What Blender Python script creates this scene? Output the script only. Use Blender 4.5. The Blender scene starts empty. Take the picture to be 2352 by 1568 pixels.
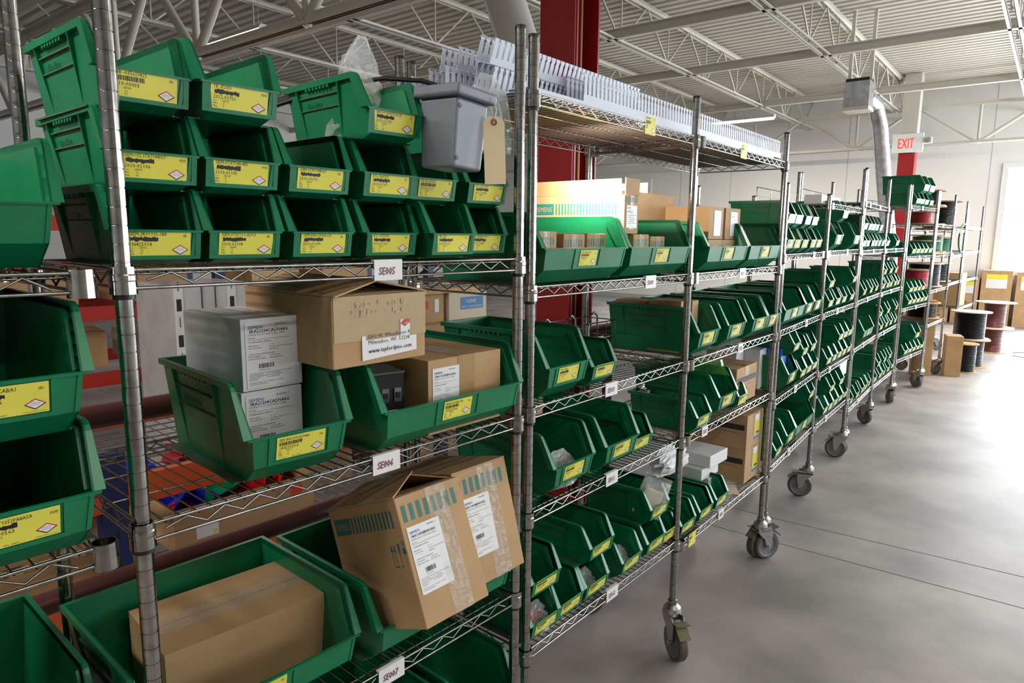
import bpy, math, random
from math import sin, cos, pi, radians, atan2
from mathutils import Vector, Matrix
random.seed(7)
SC = bpy.context.scene
COL = SC.collection

# ------------------------------------------------------------ camera
cam_d = bpy.data.cameras.new('camera'); cam_d.sensor_width = 36; cam_d.sensor_fit = 'HORIZONTAL'
cam_d.lens = 36 * 1569.78 / 2352; cam_d.clip_end = 100; cam_d.clip_start = .02
cam = bpy.data.objects.new('camera', cam_d); COL.objects.link(cam)
def cam_axes(yaw, pit, rol):
    fw = Vector((cos(pit)*cos(yaw), cos(pit)*sin(yaw), -sin(pit)))
    r = Vector((sin(yaw), -cos(yaw), 0)); u = r.cross(fw)
    return cos(rol)*r + sin(rol)*u, -sin(rol)*r + cos(rol)*u, fw
_r, _u, _f = cam_axes(.71834, .15365, .00985)
cam.matrix_world = Matrix(((_r.x, _u.x, -_f.x, -.36457), (_r.y, _u.y, -_f.y, -1.04802), (_r.z, _u.z, -_f.z, 1.53742), (0, 0, 0, 1)))
SC.camera = cam

# ------------------------------------------------------------ world, exposure
W = bpy.data.worlds.new('daylight'); SC.world = W; W.use_nodes = True
bg = W.node_tree.nodes['Background']; bg.inputs[0].default_value = (.86, .93, 1, 1); bg.inputs[1].default_value = 3.0
VS = SC.view_settings; VS.view_transform = 'Standard'; VS.look = 'None'; VS.gamma = 1; VS.use_curve_mapping = False
VS.exposure = 0.33
SC.cycles.use_denoising = True; SC.cycles.max_bounces = 7; SC.cycles.diffuse_bounces = 4; SC.cycles.glossy_bounces = 4
SC.cycles.transmission_bounces = 6; SC.cycles.transparent_max_bounces = 12; SC.cycles.sample_clamp_indirect = 6
SC.cycles.caustics_reflective = False; SC.cycles.caustics_refractive = False

ROOM = .05                                  # the building stands turned by this much against the nearest rack
def rm(x, y, z=0): return Vector((x*cos(ROOM) - y*sin(ROOM), x*sin(ROOM) + y*cos(ROOM), z))
def area(name, x, y, z, sx, sy, power, color, rot):
    l = bpy.data.lights.new(name, 'AREA'); l.shape = 'RECTANGLE'; l.size = sx; l.size_y = sy; l.energy = power; l.color = color
    o = bpy.data.objects.new(name, l); COL.objects.link(o); o.location = rm(x, y, z); o.rotation_euler = rot
    return o
DAY = (.88, .95, 1); TUBE = (1, .93, .84)
# daylight through the window of the end wall and through the windows of the aisle side
area('window_light', 15.6, -1.25, 1.92, 2.3, 2.1, 480, DAY, (0, radians(90), ROOM))
area('window_light', 15.6, -4.6, 1.92, 2.9, 2.1, 480*1.2, DAY, (0, radians(90), ROOM))
for wx, pw in ((4.0, 200*.3), (8.2, 200*.8), (12.2, 200*1.6)):
    area('window_light', wx, -7.0, 1.95, 3.2, 1.9, pw, DAY, (radians(90), 0, ROOM))

# ------------------------------------------------------------ materials
def nt(name):
    m = bpy.data.materials.new(name); m.use_nodes = True
    return m, m.node_tree.nodes, m.node_tree.links, m.node_tree.nodes['Principled BSDF']
def mat(name, col, rough=.5, metal=0, noise=0, scale=20, bump=0, spec=.5, stretch=None, col2=None):
    m, N, L, b = nt(name)
    b.inputs['Base Color'].default_value = (*col, 1); b.inputs['Roughness'].default_value = rough
    b.inputs['Metallic'].default_value = metal; b.inputs['Specular IOR Level'].default_value = spec
    if noise or bump or col2:
        tc = N.new('ShaderNodeTexCoord'); mp = N.new('ShaderNodeMapping'); nz = N.new('ShaderNodeTexNoise')
        nz.inputs['Scale'].default_value = scale; nz.inputs['Detail'].default_value = 5
        if stretch: mp.inputs['Scale'].default_value = stretch
        L.new(tc.outputs['Object'], mp.inputs['Vector']); L.new(mp.outputs[0], nz.inputs['Vector'])
        if noise or col2:
            cr = N.new('ShaderNodeValToRGB'); c2 = col2 or tuple(max(0, c*(1-noise)) for c in col)
            cr.color_ramp.elements[0].position = .35; cr.color_ramp.elements[1].position = .68
            cr.color_ramp.elements[0].color = (*c2, 1); cr.color_ramp.elements[1].color = (*[min(1, c*(1+noise*.4)) for c in col], 1)
            L.new(nz.outputs['Fac'], cr.inputs[0]); L.new(cr.outputs[0], b.inputs['Base Color'])
        if bump:
            bp = N.new('ShaderNodeBump'); bp.inputs['Strength'].default_value = bump; bp.inputs['Distance'].default_value = .004
            L.new(nz.outputs['Fac'], bp.inputs['Height']); L.new(bp.outputs[0], b.inputs['Normal'])
    return m
def film(name, tint, alpha, rough=.12, bump=.5, scale=30):
    m, N, L, b = nt(name)
    b.inputs['Base Color'].default_value = (*tint, 1); b.inputs['Roughness'].default_value = rough; b.inputs['Specular IOR Level'].default_value = .9
    tc = N.new('ShaderNodeTexCoord'); nz = N.new('ShaderNodeTexNoise'); nz.inputs['Scale'].default_value = scale; nz.inputs['Detail'].default_value = 4
    bp = N.new('ShaderNodeBump'); bp.inputs['Strength'].default_value = bump; bp.inputs['Distance'].default_value = .01
    tr = N.new('ShaderNodeBsdfTransparent'); mx = N.new('ShaderNodeMixShader'); mr = N.new('ShaderNodeMapRange')
    mr.inputs['To Min'].default_value = max(0, alpha-.2); mr.inputs['To Max'].default_value = min(1, alpha+.25)
    L.new(tc.outputs['Object'], nz.inputs['Vector']); L.new(nz.outputs['Fac'], bp.inputs['Height']); L.new(bp.outputs[0], b.inputs['Normal'])
    L.new(nz.outputs['Fac'], mr.inputs['Value']); L.new(mr.outputs[0], mx.inputs[0]); L.new(tr.outputs[0], mx.inputs[1]); L.new(b.outputs[0], mx.inputs[2])
    L.new(mx.outputs[0], N['Material Output'].inputs[0])
    return m
def emis(name, col, s):
    m, N, L, b = nt(name); b.inputs['Base Color'].default_value = (*col, 1)
    b.inputs['Emission Color'].default_value = (*col, 1); b.inputs['Emission Strength'].default_value = s
    return m
M = {}
M['green'] = mat('green_plastic', (.006, .20, .082), .33, noise=.18, scale=9, bump=.04)
M['dust'] = mat('dusty_green_plastic', (.11, .115, .075), .8, col2=(.03, .12, .06), scale=60)
M['chrome'] = mat('chrome', (.40, .385, .37), .14, 1, noise=.25, scale=60)
M['zinc'] = mat('zinc', (.5, .5, .5), .35, 1, noise=.25, scale=120)
M['black'] = mat('black_plastic', (.012, .012, .013), .45)
M['yellow'] = mat('yellow_label', (.80, .74, .10), .22, noise=.05, scale=8)
M['ink'] = mat('ink', (.012, .012, .014), .5)
M['red_ink'] = mat('red_ink', (.55, .03, .03), .5)
M['maroon_ink'] = mat('maroon_ink', (.22, .05, .06), .5)
M['white'] = mat('white_paper', (.78, .78, .8), .5)
M['teal'] = mat('teal_ink', (.02, .17, .16), .6)
M['blue_ink'] = mat('blue_ink', (.05, .2, .5), .5)
M['card'] = mat('cardboard', (.50, .315, .155), .75, noise=.14, scale=7, bump=.06)
M['liner'] = mat('grey_brown_board', (.36, .30, .27), .7, noise=.1, scale=5)
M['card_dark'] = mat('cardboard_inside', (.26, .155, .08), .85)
M['card_edge'] = mat('cardboard_edge', (.10, .06, .035), .9)
M['tape'] = mat('packing_tape', (.42, .26, .11), .16, noise=.12, scale=25, bump=.25)
M['paper_tape'] = mat('paper_tape', (.46, .34, .19), .6, noise=.06, scale=20)
M['clear_tape'] = film('clear_tape', (.75, .68, .58), .10, .12, .7, 60)
M['wbox'] = mat('white_carton', (.74, .75, .78), .6, noise=.05, scale=6)
M['bag'] = film('clear_bag', (.85, .87, .88), .27, .1, .9, 22)
M['bag_thin'] = film('thin_bag', (.8, .84, .84), .22, .12, .5, 18)
M['duct'] = mat('white_pvc', (.60, .645, .76), .4)
M['concrete'] = mat('concrete', (.40, .367, .36), .5, col2=(.215, .193, .19), scale=1.9, bump=.03, spec=.35)
M['joint'] = mat('floor_joint', (.03, .026, .024), .9)
M['wall'] = mat('painted_wall', (.78, .78, .755), .6, noise=.02, scale=1)
M['seam'] = mat('panel_seam', (.45, .45, .44), .7)
M['deck'] = mat('painted_deck', (.60, .565, .49), .5)
M['steel_w'] = mat('white_painted_steel', (.60, .57, .50), .45)
M['steel_r'] = mat('red_painted_steel', (.30, .012, .014), .38, noise=.15, scale=5)
M['rust_pipe'] = mat('copper_pipe', (.28, .12, .05), .35, .6)
M['galv'] = mat('galvanised_steel', (.6, .62, .65), .28, 1, noise=.25, scale=14)
M['grey_duct'] = mat('grey_duct', (.50, .47, .45), .45)
M['grey_box'] = mat('grey_enclosure', (.16, .18, .22), .42, noise=.06, scale=60)
M['tag'] = mat('manila', (.72, .60, .38), .7)
M['wheel'] = mat('grey_rubber', (.10, .085, .065), .6)
M['hub'] = mat('grey_plastic', (.20, .21, .22), .5)
M['olive'] = mat('olive_steel', (.17, .16, .09), .5)
M['blue_p'] = mat('blue_plastic', (.02, .03, .55), .35)
M['red_p'] = mat('red_plastic', (.50, .01, .012), .35)
M['blue_s'] = mat('dark_blue_steel', (.012, .022, .10), .5)
M['orange_s'] = mat('orange_steel', (.62, .09, .015), .5)
M['red_s'] = mat('red_steel', (.50, .03, .02), .5)
M['tube_m'] = mat('maroon_tube', (.09, .028, .026), .4)
M['wood'] = mat('wood', (.52, .34, .16), .7, noise=.3, scale=4, stretch=(1, 8, 8))
M['osb'] = mat('chipboard', (.62, .42, .20), .7, noise=.35, scale=40)
M['wrap'] = mat('stretch_wrap', (.62, .64, .65), .2, noise=.12, scale=8, bump=.5)
M['cream'] = mat('cream_carton', (.62, .55, .42), .6)
M['cyan_box'] = mat('blue_carton', (.02, .16, .62), .4)
M['green_film'] = film('green_film', (.25, .8, .2), .35, .2, .2)
M['orange_tag'] = mat('orange_sticker', (.9, .08, .02), .5)
M['wire_black'] = mat('black_wire', (.006, .006, .008), .3, spec=.25, bump=.9, scale=3, stretch=(1, 1, 60))
M['wire_red'] = mat('red_wire', (.38, .012, .02), .3, bump=.9, scale=3, stretch=(1, 1, 60))
M['wire_green'] = mat('green_wire', (.01, .12, .05), .35, bump=.9, scale=3, stretch=(1, 1, 60))
M['wire_brown'] = mat('brown_wire', (.12, .03, .025), .35, bump=.9, scale=3, stretch=(1, 1, 60))
M['wire_white'] = mat('natural_wire', (.55, .48, .38), .4, bump=.9, scale=3, stretch=(1, 1, 60))
M['vinyl'] = mat('vinyl_frame', (.75, .78, .78), .4)
M['lamp'] = emis('lit_tube', (1, .97, .9), 9)
M['exit'] = emis('exit_letters', (.9, .04, .03), .8)
mg, N_, L_, b_ = nt('window_glass'); tr_ = N_.new('ShaderNodeBsdfTransparent'); gl_ = N_.new('ShaderNodeBsdfGlossy'); gl_.inputs['Roughness'].default_value = .02
mx_ = N_.new('ShaderNodeMixShader'); mx_.inputs[0].default_value = .06
L_.new(tr_.outputs[0], mx_.inputs[1]); L_.new(gl_.outputs[0], mx_.inputs[2]); L_.new(mx_.outputs[0], N_['Material Output'].inputs[0]); M['glass'] = mg

# ------------------------------------------------------------ mesh helpers
_txt = {}
def text_geo(s):
    if s not in _txt:
        cu = bpy.data.curves.new('t', 'FONT'); cu.body = s; cu.size = 1; cu.resolution_u = 1
        ob = bpy.data.objects.new('t', cu); me = ob.to_mesh()
        v = [(a.co.x, a.co.y) for a in me.vertices]; f = [tuple(p.vertices) for p in me.polygons]
        ob.to_mesh_clear(); bpy.data.objects.remove(ob); bpy.data.curves.remove(cu)
        w = max([a[0] for a in v] or [1]); _txt[s] = (v, f, w)
    return _txt[s]
class MB:
    def __init__(s): s.v = []; s.f = []; s.m = []; s.s = []; s.mats = []
    def mi(s, k):
        if k not in s.mats: s.mats.append(k)
        return s.mats.index(k)
    def add(s, vs, fs, k, smooth=False):
        o = len(s.v); i = s.mi(k); s.v += [tuple(a) for a in vs]
        for f in fs: s.f.append(tuple(o+j for j in f)); s.m.append(i); s.s.append(smooth)
    def box(s, x0, y0, z0, x1, y1, z1, k, X=None):
        vs = [Vector((x, y, z)) for x in (x0, x1) for y in (y0, y1) for z in (z0, z1)]
        if X: vs = [X @ v for v in vs]
        s.add(vs, [(0, 1, 3, 2), (4, 6, 7, 5), (0, 4, 5, 1), (2, 3, 7, 6), (0, 2, 6, 4), (1, 5, 7, 3)], k)
    def prism(s, a, b, k):                      # two matching outlines joined into a closed solid
        n = len(a); s.add(list(a)+list(b), [tuple(range(n))[::-1], tuple(range(n, 2*n))] + [(i, (i+1) % n, n+(i+1) % n, n+i) for i in range(n)], k)
    def tube(s, pts, r, k, n=6, caps=True):
        pts = [Vector(p) for p in pts]; rings = []
        for i, p in enumerate(pts):
            d = (pts[min(i+1, len(pts)-1)] - pts[max(i-1, 0)]).normalized()
            a = d.cross(Vector((0, 0, 1)) if abs(d.z) < .9 else Vector((1, 0, 0))).normalized(); b = d.cross(a)
            rr = r[i] if isinstance(r, (list, tuple)) else r
            rings.append([p + a*rr*cos(2*pi*j/n) + b*rr*sin(2*pi*j/n) for j in range(n)])
        vs = [v for g in rings for v in g]; fs = []
        for i in range(len(pts)-1):
            for j in range(n): fs.append((i*n+j, i*n+(j+1) % n, (i+1)*n+(j+1) % n, (i+1)*n+j))
        s.add(vs, fs, k, True)
        if caps: s.add(rings[0], [tuple(range(n))], k); s.add(rings[-1], [tuple(range(n))[::-1]], k)
    def lathe(s, prof, k, n=16, c=(0, 0, 0), X=None, keys=None):   # profile of (radius, height); every band has its own rings so creases stay crisp
        for i in range(len(prof)-1):
            (r0, z0), (r1, z1) = prof[i], prof[i+1]; vs = []
            for r, z in ((r0, z0), (r1, z1)):
                for j in range(n):
                    v = Vector((c[0]+r*cos(2*pi*j/n), c[1]+r*sin(2*pi*j/n), c[2]+z)); vs.append(X @ v if X else v)
            s.add(vs, [(j, (j+1) % n, n+(j+1) % n, n+j) for j in range(n)], keys[i] if keys else k, True)
    def text(s, t, o, xd, zd, size, k, maxw=None, wscale=1):
        v, f, w = text_geo(t); sx = size*wscale
        if maxw and w*sx > maxw: sx = maxw/w
        o = Vector(o); s.add([o + Vector(xd)*(a[0]*sx) + Vector(zd)*(a[1]*size) for a in v], f, k)
    def mesh(s, name):
        me = bpy.data.meshes.new(name); me.from_pydata(s.v, [], s.f)
        for k in s.mats: me.materials.append(M[k])
        me.polygons.foreach_set('material_index', s.m); me.polygons.foreach_set('use_smooth', s.s); me.update()
        return me
    def build(s, name, parent=None, loc=(0, 0, 0), rot=(0, 0, 0)): return put(s.mesh(name), name, parent, loc, rot)
def put(me, name, parent=None, loc=(0, 0, 0), rot=(0, 0, 0)):
    o = bpy.data.objects.new(name, me); COL.objects.link(o); o.parent = parent; o.location = loc; o.rotation_euler = rot
    return o
_used = {}
def tag(o, label, cat, group=None, kind=None):
    if label:
        if not 3 < len(label.split()) < 17: print('BAD LABEL', label)
        o['label'] = label
    if cat: o['category'] = cat
    if group: o['group'] = group
    if kind: o['kind'] = kind
    if label and label in _used and not kind: print('DUP LABEL', label)
    _used[label] = 1
    return o
def struct(o): o['kind'] = 'structure'; return o
def empty(name, loc, rz=0): 
    o = bpy.data.objects.new(name, None); COL.objects.link(o); o.location = loc; o.rotation_euler = (0, 0, rz); o.empty_display_size = .05
    return o
def bevel(o, w, seg=2):
    b = o.modifiers.new('bevel', 'BEVEL'); b.width = w; b.segments = seg; b.limit_method = 'ANGLE'; b.angle_limit = radians(50); return o

# ------------------------------------------------------------ the building
def roomobj(mb, name): 
    o = mb.build(name, rot=(0, 0, ROOM)); struct(o); return o
XE = 15.2; YL = 13.; YR = -6.6; XB = -6.; ZD = 4.42
b = MB(); b.box(XB, YR, -.1, XE, YL, 0, 'concrete'); roomobj(b, 'floor')
def joint(name, pts):
    b = MB()
    for (x0, y0), (x1, y1) in zip(pts, pts[1:]):
        b.add([(x0-.0022, y0, .0004), (x0+.0022, y0, .0004), (x1+.0022, y1, .0004), (x1-.0022, y1, .0004)], [(0, 1, 2, 3)], 'joint')
    struct(b.build(name))
joint('trim_1', ((2.93, 1.2), (2.989, .443), (3.014, .1), (3.092, -.918), (3.4, -4.9)))
joint('trim_2', ((3.28, .75), (3.319, .189), (3.383, -.431), (3.43, -.89), (3.75, -4.2)))
# ribbed roof deck, ribs across the building
b = MB(); vs = []; x = XB; prof = []
while x < XE:
    prof += [(x, 0), (x+.085, 0), (x+.105, .045), (x+.145, .045)]; x += .165
for px, pz in prof: vs += [(px, YR, ZD+pz), (px, YL, ZD+pz)]
b.add(vs, [(2*i, 2*i+2, 2*i+3, 2*i+1) for i in range(len(prof)-1)], 'deck')
b.box(XB, YR, ZD+.05, XE, YL, ZD+.12, 'deck'); roomobj(b, 'ceiling')
def wall_with_holes(name, axis, c, a0, a1, holes, seams=1.22, t=.15, side=1):
    b = MB(); cuts = sorted(set([a0, a1] + [h for q in holes for h in q[:2]]))
    def bx(u0, u1, z0, z1, k='wall', d0=0, d1=t):
        if axis == 'x': b.box(c+d0*side, u0, z0, c+d1*side, u1, z1, k)
        else: b.box(u0, c+d0*side, z0, u1, c+d1*side, z1, k)
    for u0, u1 in zip(cuts, cuts[1:]):
        h = [q for q in holes if q[0] <= u0+1e-6 and q[1] >= u1-1e-6]
        if h: bx(u0, u1, 0, h[0][2]); bx(u0, u1, h[0][3], ZD+.1)
        else: bx(u0, u1, 0, ZD+.1)
    u = a0+.6
    while u < a1:
        if not any(q[0]-.05 < u < q[1]+.05 for q in holes): bx(u, u+.012, .1, ZD, 'seam', -.002, .01)
        u += seams
    return roomobj(b, name)
HE = [(-2.3, -.12, .93, 2.9), (-6.0, -3.2, .93, 2.9), (7.0, 8.2, .95, 2.92)]
HS = [(2.4, 5.6, .95, 2.95), (6.6, 9.8, .95, 2.95), (10.6, 13.8, .95, 2.95)]
wall_with_holes('wall_end', 'x', XE, YR, YL, HE)
wall_with_holes('wall_right', 'y', YR, XB, XE, HS, side=-1)
wall_with_holes('wall_left', 'y', YL, XB, XE, [])
wall_with_holes('wall_back', 'x', XB, YR, YL, [], side=-1)
nwin = 0
def window(axis, c, a0, a1, z0, z1, side):
    global nwin; nwin += 1; b = MB(); g = MB()
    def bx(m, u0, u1, za, zb, d0, d1, k):
        if axis == 'x': m.box(c+d0*side, u0, za, c+d1*side, u1, zb, k)
        else: m.box(u0, c+d0*side, za, u1, c+d1*side, zb, k)
    f = .06
    bx(b, a0-.03, a0+f, z0-.03, z1+.03, -.03, .08, 'vinyl'); bx(b, a1-f, a1+.03, z0-.03, z1+.03, -.03, .08, 'vinyl')
    bx(b, a0+f, a1-f, z0-.03, z0+f, -.03, .08, 'vinyl'); bx(b, a0+f, a1-f, z1-f, z1+.03, -.03, .08, 'vinyl')
    zm = (z0+z1)/2+.02; bx(b, a0+f, a1-f, zm-.045, zm+.045, 0, .06, 'vinyl')
    bx(g, a0+f, a1-f, z0+f, z1-f, .03, .034, 'glass')
    o = roomobj(b, 'window_%d' % nwin); p = g.build('pane', o)
for h in HE: window('x', XE, *h, 1)
for h in HS: window('y', YR, *h, -1)
b = MB()
b.box(XE-.012, YR, 0, XE, YL, .1, 'seam'); roomobj(b, 'baseboard_end')

def truss(b, p, q, ztop, zbot, pitch, k='steel_w', cw=.035, gap=.03, wr=.013):   # open web joist: paired angles and zigzag rods
    p = Vector(p); q = Vector(q); d = (q-p); L = d.length; d.normalize(); n = Vector((-d.y, d.x, 0))
    for z, w in ((ztop, cw*1.1), (zbot, cw)):
        for sgn in (-1, 1):
            a = p + n*sgn*gap; e = q + n*sgn*gap; o = n*sgn*w
            def pr(z0, z1, oo): b.prism([(a.x, a.y, z0), (a.x+oo.x, a.y+oo.y, z0), (a.x+oo.x, a.y+oo.y, z1), (a.x, a.y, z1)], [(e.x, e.y, z0), (e.x+oo.x, e.y+oo.y, z0), (e.x+oo.x, e.y+oo.y, z1), (e.x, e.y, z1)], k)
            zz = z-w*.15 if z == ztop else z
            pr(zz, zz+.007, o); pr(min(zz, zz-(0 if z == zbot else w)), max(zz, zz+(w if z == zbot else 0)), o*.15)
    m = max(2, int(L/pitch)); s = L/m
    for i in range(m):
        a = p + d*(s*i); e = p + d*(s*(i+.5)); g = p + d*(s*(i+1))
        b.tube([(a.x, a.y, ztop-.01), (e.x, e.y, zbot+.01)], wr, k, 5); b.tube([(e.x, e.y, zbot+.01), (g.x, g.y, ztop-.01)], wr, k, 5)
        b.tube([(e.x, e.y, zbot+.01), (e.x, e.y, ztop)], wr*.8, k, 5)
def rootd(o, label, cat, group=None): o.rotation_euler = (0, 0, ROOM); return tag(o, label, cat, group)
names = ['fifth', 'fourth', 'third', 'second', 'first']
ji = 0
for yy, where in ((-2.3, 'over the aisle, rightmost'), (-.42, 'over the aisle beside the racks'), (1.5, 'ending above the exit sign'), (3.3, 'crossing just right of the red column'),
                  (5.15, 'left of the red column'), (7.05, 'second left of the red column'), (8.9, 'third left of the red column'), (10.8, 'farthest to the left')):
    b = MB(); truss(b, (XB, yy, 0), (XE, yy, 0), ZD-.05, 3.8, 1.22); rootd(b.build('roof_joist'), 'cream steel web joist under the deck, %s' % where, 'roof joist', 'long web joists under the roof deck')
for xx, where in ((-1.6, 'behind the camera end'), (2.3, 'left of the red column'), (4.6, 'just past the red column'), (6.9, 'over the third rack'), (9.1, 'over the middle racks'), (12.05, 'near the exit sign')):
    b = MB(); b.box(xx-.04, YR, 3.8, xx+.04, YL, 3.812, 'steel_w'); b.box(xx-.006, YR, 3.812, xx+.006, YL, 3.9, 'steel_w'); b.box(xx-.04, YR, 3.9, xx+.04, YL, 3.912, 'steel_w')
    rootd(b.build('cross_beam'), 'flat cream cross beam running over the joists, %s' % where, 'beam', 'cross beams under the roof')
b = MB(); truss(b, (14.3, YR, 0), (14.3, YL, 0), 3.92, 3.22, 1.9, cw=.05, wr=.03); rootd(b.build('roof_girder'), 'cream web girder close to the end wall over the exit sign', 'girder')
b = MB(); truss(b, (2.62, YR, 0), (2.62, YL, 0), 3.78, 2.96, 1.45, cw=.07, gap=.012, wr=.04); rootd(b.build('roof_girder'), 'heavy cream web girder crossing overhead at the red column', 'girder')
# lamps
def ceiling_lamp(x, y, z, label, lit=True, length=1.22, along='y', energy=0):
    t = empty('ceiling_lamp', rm(x, y, z), ROOM + (pi/2 if along == 'x' else 0)); tag(t, label, 'ceiling lamp')
    b = MB(); b.prism([(-.07, -length/2, .0), (.07, -length/2, 0), (.04, -length/2, .05), (-.04, -length/2, .05)], [(-.07, length/2, 0), (.07, length/2, 0), (.04, length/2, .05), (-.04, length/2, .05)], 'steel_w'); b.build('housing', t)
    for sx in (-.03, .03):
        b = MB(); b.tube([(sx, -length/2+.02, -.016), (sx, length/2-.02, -.016)], .014, 'lamp' if lit else 'white', 8); b.build('tube', t)
    for sg in (-1, 1): b = MB(); b.tube([(0, sg*(length/2-.1), .05), (0, sg*(length/2-.1), ZD-z)], .003, 'steel_w', 4); b.build('hanger', t)
    if energy: area('tube_light', x, y, z-.05, .2, length, energy, TUBE, (0, 0, ROOM + (pi/2 if along == 'x' else 0)))
ceiling_lamp(12.0, 3.65, 3.6, 'lit fluorescent lamp hanging beyond the white wire duct', energy=25*5)
ceiling_lamp(9.5, -1.35, 3.7, 'lit fluorescent lamp over the aisle at the upper right corner', energy=25*5)
ceiling_lamp(5.2, -3.0, 3.7, 'lit fluorescent lamp over the aisle behind the camera view', energy=25)
ceiling_lamp(4.0, 6.5, 3.7, 'lit fluorescent lamp far left over the pallet racks', energy=25*.7)
ceiling_lamp(.4, -2.6, 3.4, 'lit fluorescent lamp above and behind the camera', length=2.4, along='x', energy=36*.8)
ceiling_lamp(-1.7, .9, 3.2, 'lit fluorescent lamp left of the nearest rack', length=2.4, along='y', energy=36*2.4)
# columns
cx, cy = 2.60, 1.17
t = empty('steel_column', (cx, cy, 0), ROOM); tag(t, 'thick dark red steel column standing behind the second rack', 'column')
b = MB()
b.box(-.115, -.105, 0, -.102, .105, ZD, 'steel_r'); b.box(.102, -.105, 0, .115, .105, ZD, 'steel_r'); b.box(-.102, -.005, 0, .102, .005, ZD, 'steel_r'); b.build('flange', t)
b = MB(); b.box(-.102, -.11, 0, -.09, -.02, ZD, 'steel_r'); b.box(.02, -.02, 0, .04, -.005, ZD, 'steel_r'); b.build('stiffener', t)
b = MB(); b.tube([(-.03, -.085, 0), (-.03, -.085, ZD)], .009, 'rust_pipe', 8); tag(b.build('pipe', t), None, None)
b = MB(); b.box(-.25, -.25, 0, .25, .25, .012, 'steel_r'); b.build('base_plate', t)
ex = rm(13.9, 1.26)
t = empty('steel_column', (ex.x, ex.y, 0), ROOM); tag(t, 'far red steel column, white above, behind the exit sign', 'column')
b = MB(); b.box(-.13, -.13, 0, .13, .13, 3.1, 'steel_r'); b.build('shaft', t)
b = MB(); b.box(-.13, -.13, 3.1, .13, .13, ZD, 'steel_w'); b.build('shaft', t)
# exit sign
t = empty('exit_sign', rm(13.72, 1.25, 3.06), ROOM); tag(t, 'exit sign with red letters and twin lamp heads on far column', 'exit sign')
b = MB(); b.box(-.035, -.24, 0, .035, .24, .32, 'vinyl'); b.build('housing', t)
b = MB(); b.text('EXIT', (-.037, .155, .07), (0, -1, 0), (0, 0, 1), .25, 'exit', maxw=.30, wscale=.5); b.text('EXIT', (-.038, .150, .07), (0, -1, 0), (0, 0, 1), .25, 'exit', maxw=.30, wscale=.5); b.build('lettering', t)
for sy in (-1, 1):
    b = MB(); b.box(-.05, sy*.31-.06, .14, .04, sy*.31+.06, .24, 'vinyl'); b.lathe([(.045, 0), (.05, .02), (.0, .02)], 'galv', 12, X=Matrix.Translation((-.05, sy*.31, .19)) @ Matrix.Rotation(-pi/2, 4, 'Y')); b.build('lamp_head', t)
# spiral duct with unit heater
t = empty('unit_heater', rm(9.6, 1.2, 3.17), ROOM); tag(t, 'grey unit heater box hanging under the deck by the spiral duct', 'heater')
b = MB(); b.box(-.13, -.15, .04, .15, .15, .36, 'galv'); b.box(-.12, -.14, .36, .14, .14, .40, 'black'); b.box(-.16, -.16, 0, .15, .15, .04, 'steel_w'); b.build('casing', t)
b = MB(); b.box(-.02, .10, .40, .02, .14, ZD-3.15, 'steel_w'); b.build('bracket', t); b = MB(); b.box(.08, -.13, .40, .12, -.09, ZD-3.15, 'steel_w'); b.build('bracket', t)
P = [rm(9.81, 1.15, 3.38), rm(10.15, 1.1, 3.32), rm(10.32, 1.06, 3.08), rm(11.05, 1.05, 2.15), rm(11.6, 1.0, 1.3), rm(11.7, 1.0, 0)]
b = MB(); pts = []
for i in range(len(P)-1):
    for j in range(10): pts.append(P[i].lerp(P[i+1], j/10))
b.tube(pts, [.10 + .003*(i % 2) for i in range(len(pts))], 'galv', 20); tag(b.build('spiral_duct'), 'shiny galvanised spiral duct coming down left of the exit sign', 'duct')
b = MB(); b.tube([Vector((2.66, 2.35, ZD)), Vector((2.83, 1.42, 1.95)), Vector((2.84, 1.38, 0))], .118, 'grey_duct', 24); tag(b.build('round_duct'), 'wide matt grey round duct slanting down beside the red column', 'duct')

# ------------------------------------------------------------ wire racks
DEP = .4175; INCH = .0254; PZ0 = .188
_post = {}
def post_mesh(z1, numbers=False):
    key = (round(z1, 3), numbers)
    if key not in _post:
        b = MB(); prof = [(.0127, PZ0-.02)]; keys = []
        z = PZ0 + .012
        while z < z1-.006:
            prof += [(.0127, z-.0011), (.0117, z-.0006), (.0117, z+.0006), (.0127, z+.0011)]; z += INCH
        prof += [(.0127, z1-.004)]
        b.lathe(prof, 'chrome', 14); b.lathe([(.0131, z1-.006), (.0131, z1-.001), (.012, z1+.002), (0, z1+.003)], 'black', 14)
        if numbers:
            for n in range(4, 72):
                zz = PZ0 - .01 + n*INCH; t = str(n)
                b.text(t, (-.0112, -.0085, zz), (.75, -.66, 0), (0, 0, 1), .008, 'ink')
        _post[key] = b.mesh('post')
    return _post[key]
def sleeve_mesh(collar=True):
    k = ('sl', collar)
    if k not in _post:
        b = MB(); b.lathe([(.0145, -.0385), (.0185, -.0385), (.0172, 0), (.0145, 0), (.0145, -.0385)], 'chrome', 20)
        b.lathe([(.0128, -.046), (.0148, -.046), (.0148, -.0385), (.0128, -.0385)], 'black', 16) if collar else None
        b.lathe([(.0178, -.021), (.0186, -.019), (.0186, -.012), (.0178, -.010)], 'chrome', 20)
        _post[k] = b.mesh('corner_sleeve')
    return _post[k]
def open_sleeve():
    if 'os' not in _post:
        b = MB(); b.lathe([(.0145, -.0385), (.0185, -.0385), (.0172, 0), (.0155, 0), (.0155, -.0385)], 'chrome', 20); _post['os'] = b.mesh('corner_sleeve')
    return _post['os']
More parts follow.
